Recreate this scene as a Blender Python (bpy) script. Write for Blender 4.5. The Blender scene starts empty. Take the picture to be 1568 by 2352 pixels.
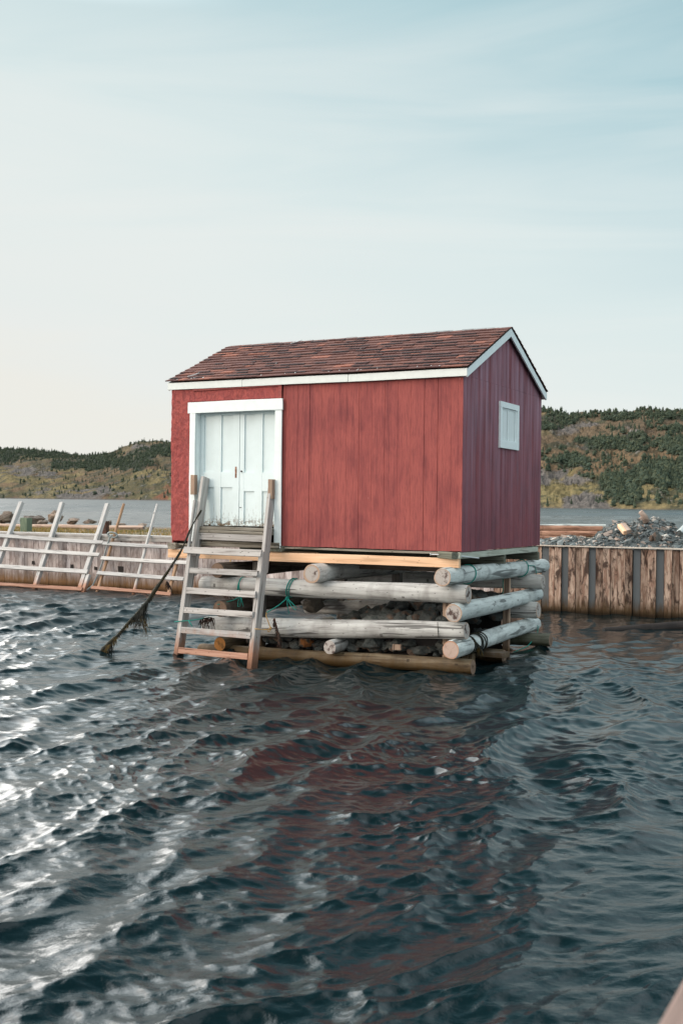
import bpy, bmesh, math, random
import numpy as np
from mathutils import Vector, Matrix, noise as mnoise
random.seed(7); RNG = np.random.default_rng(7)
SC = bpy.context.scene
COL = SC.collection

# ------------------------------------------------------------------ camera
F, HY, ROLL, CH = 2600.0, 1148.0, 0.010, 2.35        # focal length and horizon in units of a 1568 x 2352 frame
_p = -math.atan((1176 - HY) / F)
_fw = Vector((0, math.cos(_p), math.sin(_p))); _u0 = Vector((0, -math.sin(_p), math.cos(_p))); _r0 = Vector((1, 0, 0))
_r = _r0 * math.cos(ROLL) + _u0 * math.sin(ROLL); _up = -_r0 * math.sin(ROLL) + _u0 * math.cos(ROLL)
CAM = Vector((0, 0, CH))
cd = bpy.data.cameras.new('camera'); cam = bpy.data.objects.new('camera', cd); COL.objects.link(cam)
cd.sensor_fit = 'VERTICAL'; cd.sensor_height = 36; cd.lens = F / 2352 * 36
cd.clip_start = 0.05; cd.clip_end = 9000
cam.matrix_world = Matrix(((_r.x, _up.x, -_fw.x, 0), (_r.y, _up.y, -_fw.y, 0), (_r.z, _up.z, -_fw.z, CH), (0, 0, 0, 1)))
cd.dof.use_dof = True; cd.dof.focus_distance = 15.5; cd.dof.aperture_fstop = 4.0
SC.camera = cam

# ------------------------------------------------------------------ sky and sun
SUN_AZ, SUN_EL = math.radians(-122), math.radians(15)     # azimuth from +Y, low sun behind the camera's left shoulder
w = bpy.data.worlds.new('World'); SC.world = w; w.use_nodes = True
nt = w.node_tree; nt.nodes.clear()
def wn(t, **k):
    n = nt.nodes.new(t)
    for a, b in k.items(): setattr(n, a, b)
    return n
def srgb(r, g, b):
    f = lambda c: c / 255 / 12.92 if c / 255 <= .04045 else ((c / 255 + .055) / 1.055) ** 2.4
    return (f(r), f(g), f(b), 1)
tc = wn('ShaderNodeTexCoord'); sep = wn('ShaderNodeSeparateXYZ'); nt.links.new(tc.outputs['Generated'], sep.inputs[0])
def wmath(op, a, b=None, c=None):
    n = wn('ShaderNodeMath', operation=op)
    for i, v in enumerate((a, b, c)):
        if v is None: continue
        if isinstance(v, (int, float)): n.inputs[i].default_value = v
        else: nt.links.new(v, n.inputs[i])
    return n.outputs[0]
def wramp(f, stops):
    n = wn('ShaderNodeValToRGB'); e = n.color_ramp.elements
    while len(e) < len(stops): e.new(.5)
    for q, (p_, c_) in zip(e, stops): q.position = p_; q.color = c_
    nt.links.new(f, n.inputs[0]); return n.outputs[0]
def wmix(f, a, b, bt='MIX'):
    n = wn('ShaderNodeMix', data_type='RGBA', blend_type=bt)
    for s, v in ((n.inputs[0], f), (n.inputs[6], a), (n.inputs[7], b)):
        if isinstance(v, (int, float, tuple)): s.default_value = v
        else: nt.links.new(v, s)
    return n.outputs[2]
mp = wn('ShaderNodeMapping'); mp.inputs['Scale'].default_value = (1.0, 1.0, 7.5); mp.inputs['Rotation'].default_value = (0.05, 0.09, 0.3)
nt.links.new(tc.outputs['Generated'], mp.inputs[0])
cn = wn('ShaderNodeTexNoise'); cn.inputs['Scale'].default_value = 1.7; cn.inputs['Detail'].default_value = 6; cn.inputs['Roughness'].default_value = .52; cn.inputs['Distortion'].default_value = .7
nt.links.new(mp.outputs[0], cn.inputs['Vector'])
# elevation shifted by the cloud veil and slightly by azimuth (the right side is bluer)
el = wmath('ADD', sep.outputs[2], wmath('MULTIPLY', sep.outputs[0], .32))
el = wmath('ADD', el, wmath('MULTIPLY', wmath('SUBTRACT', cn.outputs[0], .5), -.20))
sky = wramp(el, [(0.0, srgb(235, 234, 227)), (.05, srgb(232, 235, 232)), (.15, srgb(228, 235, 233)), (.25, srgb(218, 231, 231)), (.33, srgb(203, 222, 225)),
                 (.41, srgb(178, 208, 215)), (.50, srgb(140, 184, 197)), (.62, srgb(105, 143, 156)), (.80, srgb(64, 98, 107)), (1.0, srgb(50, 78, 86))])
cl_ = wn('ShaderNodeMapRange'); cl_.inputs[1].default_value = .50; cl_.inputs[2].default_value = .72; cl_.inputs[4].default_value = .22; nt.links.new(cn.outputs[0], cl_.inputs[0])
sky = wmix(cl_.outputs[0], sky, srgb(236, 238, 235))
# the sky behind the camera, towards the low sun, is brighter and warmer
back = wmath('MULTIPLY', wmath('MAXIMUM', wmath('ADD', wmath('MULTIPLY', sep.outputs[1], -.85), wmath('MULTIPLY', sep.outputs[0], -.45)), 0), 1.0)
def wss(v, a, b):
    n = wn('ShaderNodeMapRange', interpolation_type='SMOOTHSTEP'); nt.links.new(v, n.inputs[0]); n.inputs[1].default_value = a; n.inputs[2].default_value = b; return n.outputs[0]
# bright lobe added high on the left, above the frame, to whiten water reflections
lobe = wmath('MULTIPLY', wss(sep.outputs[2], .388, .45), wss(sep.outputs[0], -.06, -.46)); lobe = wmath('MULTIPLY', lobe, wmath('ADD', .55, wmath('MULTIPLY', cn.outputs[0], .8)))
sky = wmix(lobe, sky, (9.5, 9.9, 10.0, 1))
lobe2 = wmath('MULTIPLY', wss(sep.outputs[2], .42, .52), wss(sep.outputs[0], .16, .45)); lobe2 = wmath('MULTIPLY', lobe2, cn.outputs[0])  # second lobe added on the upper right to brighten the water's reflections
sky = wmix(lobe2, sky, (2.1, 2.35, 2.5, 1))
glow = wmath('MULTIPLY', wss(sep.outputs[0], -.295, -.35), wss(sep.outputs[2], -.05, .06))  # glow added just left of the frame, brightens the left-hand water
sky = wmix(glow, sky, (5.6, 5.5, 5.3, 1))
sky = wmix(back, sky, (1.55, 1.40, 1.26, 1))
side = wmath('MAXIMUM', wmath('ADD', wmath('MULTIPLY', sep.outputs[1], -.60), wmath('MULTIPLY', sep.outputs[0], .62)), 0)
sky = wmix(side, sky, (1.15, 1.38, 1.46, 1))
nk = wn('ShaderNodeTexSky', sky_type='NISHITA'); nk.sun_disc = False; nk.sun_elevation = SUN_EL; nk.sun_rotation = SUN_AZ
sky = wmix(1.0, sky, wmix(1.0, nk.outputs[0], (.004, .004, .004, 1), 'MULTIPLY'), 'ADD')
bg = wn('ShaderNodeBackground'); bg.inputs[1].default_value = 1.0
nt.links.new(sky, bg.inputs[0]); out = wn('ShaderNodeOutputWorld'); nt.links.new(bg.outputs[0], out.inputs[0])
sl = bpy.data.lights.new('sun', 'SUN'); sl.energy = .8; sl.angle = math.radians(12); sl.color = (1.0, .80, .60)
so = bpy.data.objects.new('sun', sl); COL.objects.link(so)
_sd = Vector((math.sin(SUN_AZ) * math.cos(SUN_EL), math.cos(SUN_AZ) * math.cos(SUN_EL), math.sin(SUN_EL)))
so.rotation_euler = _sd.to_track_quat('Z', 'Y').to_euler()
SC.view_settings.view_transform = 'Standard'; SC.view_settings.look = 'None'; SC.view_settings.exposure = 0.0; SC.view_settings.gamma = 1.0

# ------------------------------------------------------------------ helpers
def ray(x, y): return _fw + _r * ((x - 784) / F) - _up * ((y - 1176) / F)
def onplane(x, y, P, n):
    d = ray(x, y); return CAM + d * ((P - CAM).dot(n) / d.dot(n))
def wat(x, y, z=0.0): return onplane(x, y, Vector((0, 0, z)), Vector((0, 0, 1)))
def at(x, y, Y):
    d = ray(x, y); return CAM + d * (Y / d.y)
# frame of the shed: origin at its near bottom corner, u along the front wall, v into the depth, w up
HM = Matrix.Translation((1.64661, 15.50916, 1.66069)) @ Matrix.Rotation(-.482082, 4, 'Z') @ Matrix.Rotation(-.007524, 4, 'X') @ Matrix.Rotation(-.002653, 4, 'Y')
HI = HM.inverted()
LL, WW = 4.850, 3.472                                 # length, width
def tag(o, label=None, cat=None, group=None, kind=None):
    if label: o['label'] = label
    if cat: o['category'] = cat
    if group: o['group'] = group
    if kind: o['kind'] = kind
    return o
def empty(name, M, label, cat, group=None):
    o = bpy.data.objects.new(name, None); COL.objects.link(o); o.matrix_world = M; o.empty_display_size = .1
    return tag(o, label, cat, group)
class MB:
    def __init__(s): s.v = []; s.f = []; s.m = []; s.t = []; s.cur = 0; s.tint = .5
    def add(s, vs, fs, m=None, t=None):
        b = len(s.v); s.v += [tuple(x) for x in vs]
        for f in fs: s.f.append([i + b for i in f]); s.m.append(s.cur if m is None else m); s.t.append(s.tint if t is None else t)
    def box(s, a, b, m=None, t=None, j=0.0):
        x0, y0, z0 = a; x1, y1, z1 = b
        q = [(x0, y0, z0), (x1, y0, z0), (x1, y1, z0), (x0, y1, z0), (x0, y0, z1), (x1, y0, z1), (x1, y1, z1), (x0, y1, z1)]
        if j: q = [tuple(c + random.uniform(-j, j) for c in p) for p in q]
        s.add(q, [(0, 3, 2, 1), (4, 5, 6, 7), (0, 1, 5, 4), (1, 2, 6, 5), (2, 3, 7, 6), (3, 0, 4, 7)], m, t)
    def tube(s, pts, rad, n=8, m=None, t=None):
        pts = [Vector(p) for p in pts]; b = len(s.v); k = len(pts)
        nrm = None; vs = []
        for i, p in enumerate(pts):
            d = (pts[min(i + 1, k - 1)] - pts[max(i - 1, 0)]).normalized()
            if nrm is None: nrm = d.orthogonal().normalized()
            nrm = (nrm - d * nrm.dot(d)).normalized(); bi = d.cross(nrm)
            r = rad(i / (k - 1)) if callable(rad) else rad
            for a in range(n): vs.append(p + (nrm * math.cos(2 * math.pi * a / n) + bi * math.sin(2 * math.pi * a / n)) * r)
        fs = [(i * n + a, i * n + (a + 1) % n, (i + 1) * n + (a + 1) % n, (i + 1) * n + a) for i in range(k - 1) for a in range(n)]
        fs += [tuple(range(n))[::-1], tuple((k - 1) * n + a for a in range(n))]
        s.add(vs, fs, m, t)
    def build(s, name, mats, parent=None, M=None, smooth=False):
        me = bpy.data.meshes.new(name); me.from_pydata(s.v, [], s.f)
        mats = mats if isinstance(mats, (list, tuple)) else [mats]
        for m in mats: me.materials.append(m)
        me.polygons.foreach_set('material_index', s.m)
        if smooth: me.polygons.foreach_set('use_smooth', [True] * len(s.f))
        at_ = me.attributes.new('tint', 'FLOAT', 'FACE'); at_.data.foreach_set('value', s.t)
        me.update(); o = bpy.data.objects.new(name, me); COL.objects.link(o)
        if parent: o.parent = parent
        if M is not None: o.matrix_local = M
        return o
def frame(a, b, up=(0, 0, 1)):
    a = Vector(a); b = Vector(b); x = (b - a).normalized(); z = Vector(up); z = z - x * z.dot(x)
    if z.length < 1e-4: z = x.orthogonal()
    z.normalize(); y = z.cross(x)
    return Matrix(((x.x, y.x, z.x, a.x), (x.y, y.y, z.y, a.y), (x.z, y.z, z.z, a.z), (0, 0, 0, 1)))
def beam(name, a, b, wd, ht, mt, parent=None, up=(0, 0, 1), ch=.006, j=.0025, seg=6, M0=None):
    """sawn timber from a to b: bevelled section, slightly uneven along its length, local X along the grain"""
    L = (Vector(b) - Vector(a)).length; mb = MB()
    y, z, c = wd / 2, ht / 2, min(ch, wd * .2, ht * .2)
    prof = [(-y + c, -z), (y - c, -z), (y, -z + c), (y, z - c), (y - c, z), (-y + c, z), (-y, z - c), (-y, -z + c)]
    vs = []; n = 8
    o1, o2 = random.uniform(0, 9), random.uniform(0, 9)
    for i in range(seg + 1):
        x = L * i / seg; wob = (math.sin(x * 1.7 + o1) * j, math.sin(x * 2.3 + o2) * j)
        for (p, q) in prof: vs.append((x + (random.uniform(-j, j) if i in (0, seg) else 0), p + wob[0] + random.uniform(-j, j) * .4, q + wob[1] + random.uniform(-j, j) * .4))
    fs = [(i * n + k, i * n + (k + 1) % n, (i + 1) * n + (k + 1) % n, (i + 1) * n + k) for i in range(seg) for k in range(n)]
    mb.add(vs, fs + [tuple(range(n))[::-1], tuple(seg * n + k for k in range(n))])
    M = frame(a, b, up)
    if M0 is not None: M = M0 @ M
    return mb.build(name, mt, parent, M)
def logm(name, a, b, r0, r1, mats, parent=None, knots=12, sag=.0, M0=None):
    L = (Vector(b) - Vector(a)).length; n = 30; k = max(8, int(L / .045)); mb = MB(); vs = []
    kn = [(random.uniform(.15, L - .1), random.uniform(0, 6.28), random.uniform(.004, .012), random.uniform(.03, .06)) for _ in range(knots)]
    sd = random.uniform(0, 50)
    for i in range(k + 1):
        x = L * i / k; r = r0 + (r1 - r0) * i / k
        ox = sag * 4 * (x / L) * (1 - x / L) + .006 * math.sin(x * 2.1 + sd)
        for q in range(n):
            a_ = 2 * math.pi * q / n
            nn = mnoise.noise(Vector((x * 1.6 + sd, math.cos(a_) * 1.2, math.sin(a_) * 1.2)))
            n2 = mnoise.noise(Vector((x * .9 + sd, math.cos(a_) * 5, math.sin(a_) * 5)))
            rr = r * (1 + .055 * nn + .02 * n2)
            for (kx, ka, kh, kw) in kn:
                da = (a_ - ka + math.pi) % (2 * math.pi) - math.pi
                rr += kh * math.exp(-((x - kx) ** 2 + (da * r) ** 2) / kw ** 2)
            if i == 0 or i == k: rr *= .955
            vs.append((x if 0 < i < k else (x - .004 if i == 0 else x + .004), rr * math.cos(a_), rr * math.sin(a_) + ox))
    # second ring next to each end makes the sawn edge crisp
    fs = [(i * n + q, i * n + (q + 1) % n, (i + 1) * n + (q + 1) % n, (i + 1) * n + q) for i in range(k) for q in range(n)]
    def kt(i, q):
        x = L * (i + .5) / k; a_ = 2 * math.pi * (q + .5) / n
        for (kx, ka, kh, kw) in kn:
            da = (a_ - ka + math.pi) % (2 * math.pi) - math.pi
            if (x - kx) ** 2 + (da * r0) ** 2 < (kw * .45) ** 2: return .08
        return .5
    mb.add(vs, [], 0)
    for i in range(k):
        for q in range(n): mb.f.append(list(fs[i * n + q])); mb.m.append(0); mb.t.append(kt(i, q))
    for e, s_ in ((0, -1), (k, 1)):
        base = [vs[e * n + q] for q in range(n)]; cx = base[0][0]
        cz = sum(p[2] for p in base) / n; cy = sum(p[1] for p in base) / n
        ring = [(cx + s_ * .002, cy + (p[1] - cy) * .5, cz + (p[2] - cz) * .5) for p in base]
        f1 = [(q, (q + 1) % n, n + (q + 1) % n, n + q) for q in range(n)]; f2 = [tuple(range(n, 2 * n))]
        if s_ < 0: f1 = [f[::-1] for f in f1]; f2 = [f[::-1] for f in f2]
        if s_ > 0: f1 = [f[::-1] for f in f1]; f1 = [f[::-1] for f in f1]
        mb.add(base + ring, f1 + f2, 1)
    M = frame(a, b)
    if M0 is not None: M = M0 @ M
    o = mb.build(name, mats, parent, M)
    bm = bmesh.new(); bm.from_mesh(o.data); bmesh.ops.recalc_face_normals(bm, faces=bm.faces[:])
    for f in bm.faces: f.smooth = f.material_index == 0
    bm.to_mesh(o.data); bm.free()
    return o
_rockv = []
def rock_mesh(seed, flat=.75, rough=.09):
    rd = random.Random(seed); bm = bmesh.new()
    for _ in range(22):
        v = Vector((rd.gauss(0, 1), rd.gauss(0, 1), rd.gauss(0, 1))).normalized() * rd.uniform(.8, 1)
        bm.verts.new((v.x, v.y * .85, v.z * flat))
    r_ = bmesh.ops.convex_hull(bm, input=bm.verts[:])
    bmesh.ops.delete(bm, geom=list({g for g in r_['geom_interior'] + r_['geom_unused'] if isinstance(g, bmesh.types.BMVert)}), context='VERTS')
    bmesh.ops.bevel(bm, geom=bm.edges[:], offset=.05, segments=1, affect='EDGES', clamp_overlap=True)
    bmesh.ops.triangulate(bm, faces=bm.faces[:])
    bmesh.ops.subdivide_edges(bm, edges=bm.edges[:], cuts=2, use_grid_fill=True)
    for v in bm.verts: v.co += v.co.normalized() * (mnoise.fractal(v.co * 2.2 + Vector((seed * 3.1, 0, 0)), 1, 2, 4) * rough)
    me = bpy.data.meshes.new('rock'); bm.to_mesh(me); bm.free(); return me

# ------------------------------------------------------------------ materials
class NT:
    def __init__(s, name, rough=.8, spec=.3):
        s.m = bpy.data.materials.new(name); s.m.use_nodes = True; s.t = s.m.node_tree
        s.b = s.t.nodes['Principled BSDF']; s.b.inputs['Roughness'].default_value = rough; s.b.inputs['Specular IOR Level'].default_value = spec
    def n(s, t, **k):
        q = s.t.nodes.new(t)
        for a, b in k.items(): setattr(q, a, b)
        return q
    def L(s, v, sock):
        if isinstance(v, (int, float, tuple)): sock.default_value = v
        else: s.t.links.new(v, sock)
    def co(s, kind='Object', rnd=True):
        c = s.n('ShaderNodeTexCoord').outputs[kind]
        if rnd:
            oi = s.n('ShaderNodeObjectInfo'); a = s.n('ShaderNodeVectorMath', operation='MULTIPLY_ADD')
            s.t.links.new(oi.outputs['Random'], a.inputs[0]); a.inputs[1].default_value = (37, 23, 19); s.t.links.new(c, a.inputs[2]); return a.outputs[0]
        return c
    def map(s, v, sc, rot=(0, 0, 0)):
        q = s.n('ShaderNodeMapping'); s.t.links.new(v, q.inputs[0]); q.inputs['Scale'].default_value = sc; q.inputs['Rotation'].default_value = rot; return q.outputs[0]
    def noise(s, v, sc, det=4, ro=.55, dist=0):
        q = s.n('ShaderNodeTexNoise'); s.t.links.new(v, q.inputs['Vector']); q.inputs['Scale'].default_value = sc
        q.inputs['Detail'].default_value = det; q.inputs['Roughness'].default_value = ro; q.inputs['Distortion'].default_value = dist; return q.outputs[0]
    def vor(s, v, sc, feat='F1', o='Distance'):
        q = s.n('ShaderNodeTexVoronoi', feature=feat); s.t.links.new(v, q.inputs['Vector']); q.inputs['Scale'].default_value = sc; return q.outputs[o]
    def math(s, op, a, b=0.0, c=None, clamp=False):
        q = s.n('ShaderNodeMath', operation=op); q.use_clamp = clamp; s.L(a, q.inputs[0]); s.L(b, q.inputs[1])
        if c is not None: s.L(c, q.inputs[2])
        return q.outputs[0]
    def rng(s, v, a, b, c=0.0, d=1.0):
        q = s.n('ShaderNodeMapRange'); s.L(v, q.inputs[0])
        for i, x in zip((1, 2, 3, 4), (a, b, c, d)): q.inputs[i].default_value = x
        return q.outputs[0]
    def ramp(s, f, stops):
        q = s.n('ShaderNodeValToRGB'); e = q.color_ramp.elements
        while len(e) < len(stops): e.new(.5)
        for k, (p, c) in zip(e, stops): k.position = p; k.color = c if len(c) == 4 else (*c, 1)
        s.L(f, q.inputs[0]); return q.outputs[0]
    def mix(s, f, a, b, bt='MIX'):
        q = s.n('ShaderNodeMix', data_type='RGBA', blend_type=bt)
        for so_, v in ((q.inputs[0], f), (q.inputs[6], a), (q.inputs[7], b)):
            if isinstance(v, tuple) and len(v) == 3: v = (*v, 1)
            s.L(v, so_)
        return q.outputs[2]
    def attr(s, n='tint', o='Fac'):
        q = s.n('ShaderNodeAttribute', attribute_name=n); return q.outputs[o]
    def wz(s):
        g = s.n('ShaderNodeNewGeometry'); q = s.n('ShaderNodeSeparateXYZ'); s.t.links.new(g.outputs['Position'], q.inputs[0]); return q.outputs[2]
    def bump(s, h, dist=.005, st=1.0):
        q = s.n('ShaderNodeBump'); q.inputs['Distance'].default_value = dist; q.inputs['Strength'].default_value = st
        s.L(h, q.inputs['Height']); s.t.links.new(q.outputs[0], s.b.inputs['Normal']); return q
    def col(s, c): s.L(c if not (isinstance(c, tuple) and len(c) == 3) else (*c, 1), s.b.inputs['Base Color']); return s.m

def wood(name, light, mid, dark, tide=None, grain=(1.0, 26, 26), spots=.5, tinted=None, rough=.85, crack=.6, bump=.004):
    k = NT(name, rough, .15); c = k.co()
    g = k.noise(k.map(c, grain), 1.6, 6, .62, .4); big = k.noise(k.map(c, (1.2, 4, 4)), 1.3, 3, .5)
    col = k.ramp(g, [(.30, dark), (.45, mid), (.62, light), (.75, light)])
    col = k.mix(k.rng(big, .35, .7, 0, .55), col, mid)
    ck = k.noise(k.map(c, (.55, grain[1] * .6, grain[2] * .6)), 1.3, 2, .4, 1.2)
    ckm = k.rng(ck, .375, .335, 0, crack); col = k.mix(ckm, col, tuple(x * .25 for x in dark))
    if spots:
        sp = k.vor(k.map(c, (5, 9, 9)), 1.6); col = k.mix(k.rng(sp, .13, .07, 0, spots), col, tuple(x * .35 for x in dark))
    if 'log' in name:
        wh = k.noise(k.map(c, (3.4, 1.1, 1.1)), 1.0, 3, .5, .6); col = k.mix(k.rng(wh, .54, .68, 0, .5), col, tuple(x * .95 for x in dark))
        bl = k.noise(k.map(c, (2, 5, 5)), 2.6, 5, .7); col = k.mix(k.rng(bl, .55, .68, 0, .45), col, tuple(x * .8 for x in dark))
    col = k.mix(k.rng(k.attr(), .45, .05, 0, .8), col, tuple(x * .4 for x in dark))
    if tinted:
        t = k.attr(); col = k.mix(1.0, col, k.ramp(t, tinted), 'MULTIPLY')
    oi = k.n('ShaderNodeObjectInfo'); col = k.mix(1.0, col, k.ramp(oi.outputs['Random'], [(0, (.82, .82, .82)), (1, (1.08, 1.06, 1.04))]), 'MULTIPLY')
    if tide:
        z0, z1, tc_, amt = tide; z = k.wz(); nz = k.noise(k.map(k.n('ShaderNodeNewGeometry').outputs['Position'], (9, 9, 1.2)), 1.2, 4, .6)
        zz = k.math('ADD', z, k.math('MULTIPLY', k.math('SUBTRACT', nz, .5), (z1 - z0) * 1.6)); col = k.mix(k.rng(zz, z1, z0, 0, amt), col, tc_)
        wet = k.rng(z, .12, .0, 0, .55); col = k.mix(wet, col, tuple(x * .3 for x in tc_))
    h = k.math('SUBTRACT', g, k.math('MULTIPLY', ckm, 1.0)); k.bump(h, bump, .8); return k.col(col)

M = {}
GR = [(0, (.62, .60, .60)), (.3, (.82, .80, .80)), (.7, (1.0, .97, .96)), (1, (1.14, 1.12, 1.1))]
M['log'] = wood('weathered_log', (.60, .60, .58), (.47, .465, .45), (.24, .225, .215), tide=(.05, .25, (.10, .055, .02), .75), grain=(1.1, 15, 15), spots=.7, crack=.8, bump=.006)
M['log_pale'] = wood('weathered_log_right', (.58, .63, .62), (.46, .50, .495), (.20, .215, .215), tide=(.05, .22, (.10, .055, .02), .6), grain=(1.3, 10, 10), spots=.6, crack=.7, bump=.007)
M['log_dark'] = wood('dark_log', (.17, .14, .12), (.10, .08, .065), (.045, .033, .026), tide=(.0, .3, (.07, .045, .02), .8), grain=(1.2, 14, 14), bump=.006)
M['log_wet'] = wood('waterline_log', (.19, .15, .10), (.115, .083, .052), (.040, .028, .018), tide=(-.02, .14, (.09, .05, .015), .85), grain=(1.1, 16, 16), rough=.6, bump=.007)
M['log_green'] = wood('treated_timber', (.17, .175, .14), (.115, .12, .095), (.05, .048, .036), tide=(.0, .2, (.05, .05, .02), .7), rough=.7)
M['ladder'] = wood('grey_ladder_timber', (.47, .46, .45), (.35, .335, .325), (.17, .15, .14), tide=(.12, .42, (.27, .12, .065), .85), grain=(1.2, 20, 20), spots=.85, bump=.003)
M['stair'] = wood('mossy_grey_board', (.33, .31, .27), (.22, .20, .165), (.07, .06, .045), grain=(1.2, 22, 22), spots=.8)
M['fresh'] = wood('fresh_lumber', (.80, .55, .37), (.72, .46, .29), (.52, .31, .18), grain=(.7, 14, 14), spots=.5, crack=.25, bump=.0015, rough=.7)
M['rack'] = wood('rack_timber', (.50, .50, .49), (.41, .405, .40), (.23, .215, .205), tide=(.10, .34, (.33, .15, .085), .9), spots=.4)
M['rack_brown'] = wood('brown_pole', (.36, .24, .16), (.27, .165, .10), (.13, .075, .045), tide=(.1, .34, (.40, .25, .17), .8), spots=.5)
M['rack_low'] = wood('stained_rail', (.40, .24, .18), (.31, .17, .12), (.17, .085, .06), spots=.4)
M['sill'] = wood('pale_green_sill', (.46, .49, .43), (.36, .385, .33), (.15, .12, .09), rough=.7)
M['post'] = wood('inner_post', (.26, .24, .225), (.18, .165, .15), (.09, .08, .07), tide=(.1, .35, (.09, .05, .02), .8))
M['post_pale'] = wood('pale_inner_post', (.42, .31, .235), (.34, .24, .18), (.20, .13, .10), tide=(.0, .2, (.12, .06, .02), .8))
M['drift'] = wood('driftwood', (.46, .36, .30), (.36, .27, .22), (.20, .13, .10), grain=(1, 9, 9))
M['drift_red'] = wood('reddish_log', (.42, .25, .18), (.24, .125, .085), (.075, .038, .028), grain=(1, 9, 9), crack=.9)
M['float'] = wood('sodden_log', (.045, .035, .03), (.028, .022, .02), (.012, .010, .01), rough=.5)

def endgrain(name, rim, core, dark, rot):
    k = NT(name, .85, .15); c = k.n('ShaderNodeTexCoord').outputs['Object']; s_ = k.n('ShaderNodeSeparateXYZ'); k.t.links.new(c, s_.inputs[0])
    r = k.math('SQRT', k.math('ADD', k.math('POWER', s_.outputs[1], 2.0), k.math('POWER', s_.outputs[2], 2.0)))
    nz = k.noise(k.map(k.co(), (1, 9, 9)), 1.2, 4, .6); rr = k.math('ADD', r, k.math('MULTIPLY', k.math('SUBTRACT', nz, .5), .03))
    rings = k.math('SINE', k.math('MULTIPLY', rr, 520.0)); col = k.mix(k.rng(rings, -1, 1, 0, .35), core, tuple(x * .6 for x in core))
    blot = k.noise(k.map(k.co(), (1, 10, 10)), 1.4, 3, .55); col = k.mix(k.rng(k.math('ADD', blot, k.math('MULTIPLY', r, -1.6)), .40, .54, 0, rot), col, dark)
    col = k.mix(k.rng(r, .098, .118, 0, .8), col, rim)
    ang = k.math('ARCTAN2', s_.outputs[1], s_.outputs[2]); cr = k.math('ABSOLUTE', k.math('SINE', k.math('ADD', k.math('MULTIPLY', ang, 1.5), k.math('MULTIPLY', nz, 3.0))))
    col = k.mix(k.rng(cr, .05, .0, 0, .7), col, tuple(x * .4 for x in dark)); k.bump(k.math('ADD', rings, nz), .002, .5); return k.col(col)
M['end'] = endgrain('sawn_log_end', (.42, .27, .18), (.44, .40, .37), (.075, .045, .04), .95)
M['end_brown'] = endgrain('stained_log_end', (.12, .08, .055), (.22, .15, .11), (.06, .035, .02), .8)
M['end_plain'] = endgrain('clean_log_end', (.42, .20, .11), (.50, .37, .31), (.30, .2, .16), .3)
M['end_rust'] = endgrain('orange_log_end', (.05, .05, .03), (.36, .16, .05), (.09, .05, .02), .7)

# red painted plywood siding (front), grooves are modelled
def red_paint(name, a, b, dk, streak, gradient=None, sc=1.0):
    k = NT(name, .72, .25); c = k.co(rnd=False)
    patch = k.noise(k.map(c, (1.5, 1.5, .85)), 1.7, 5, .62, .3); fine = k.noise(k.map(c, (85, 85, 6)), 1.0, 5, .65); st = k.noise(k.map(c, (17, 17, .7)), 1.0, 5, .62)
    col = k.mix(k.rng(patch, .42, .66, 0, .75), a, b)
    col = k.mix(k.rng(k.math('MULTIPLY', st, k.math('ADD', patch, .52)), .50, .74, 0, .6), col, dk)
    col = k.mix(k.rng(fine, .47, .68, 0, .55), col, dk)
    if gradient:
        s_ = k.n('ShaderNodeSeparateXYZ'); k.t.links.new(c, s_.inputs[0])
        st2 = k.noise(k.map(c, (9, 9, .42)), 1.0, 4, .66)
        # chalky weathering, strongest high up and in vertical streaks
        m = k.math('MULTIPLY', k.rng(st2, .35, .72, 0, 1), k.rng(s_.outputs[2], .2, 2.6, .12, 1.0)); col = k.mix(m, col, gradient)
    sp = k.vor(k.map(c, (2.2, 2.2, 1.0)), 2.0); col = k.mix(k.rng(sp, .035, .02, 0, .55), col, streak)
    k.bump(k.math('ADD', fine, k.math('MULTIPLY', st, .5)), .007, .8); return k.col(col)
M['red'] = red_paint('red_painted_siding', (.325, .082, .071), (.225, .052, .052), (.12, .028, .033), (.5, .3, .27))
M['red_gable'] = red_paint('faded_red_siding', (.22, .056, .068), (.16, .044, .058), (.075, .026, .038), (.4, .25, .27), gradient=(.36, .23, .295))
def stucco():
    k = NT('rough_red_board', .7, .3); c = k.co(rnd=False)
    v = k.noise(k.map(c, (16, 16, 9), (0, .5, 0)), 1.5, 5, .6, .8); p = k.noise(k.map(c, (2, 2, 2)), 1.2, 3)
    col = k.mix(k.rng(v, .38, .62), (.21, .042, .040), (.37, .078, .066)); col = k.mix(k.rng(p, .4, .65, 0, .4), col, (.27, .05, .052)); k.bump(v, .018, 1.0); return k.col(col)
M['stucco'] = stucco()
def white(name, wear, base=(.75, .815, .82)):
    k = NT(name, .55, .35); c = k.co(); f = k.noise(k.map(c, (3, 3, 3)), 3, 5, .65); g = k.noise(k.map(c, (1.2, 30, 30)), 1.4, 4, .6)
    col = k.mix(k.rng(f, .35, .7, 0, .5), base, tuple(x * .84 for x in base)); col = k.mix(k.rng(g, .30, .22, 0, wear), col, (.30, .27, .24))
    k.bump(g, .0015, .5); return k.col(col)
M['white'] = white('white_trim_paint', .5); M['fascia'] = white('worn_white_fascia', 1.0, (.68, .72, .70))
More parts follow.
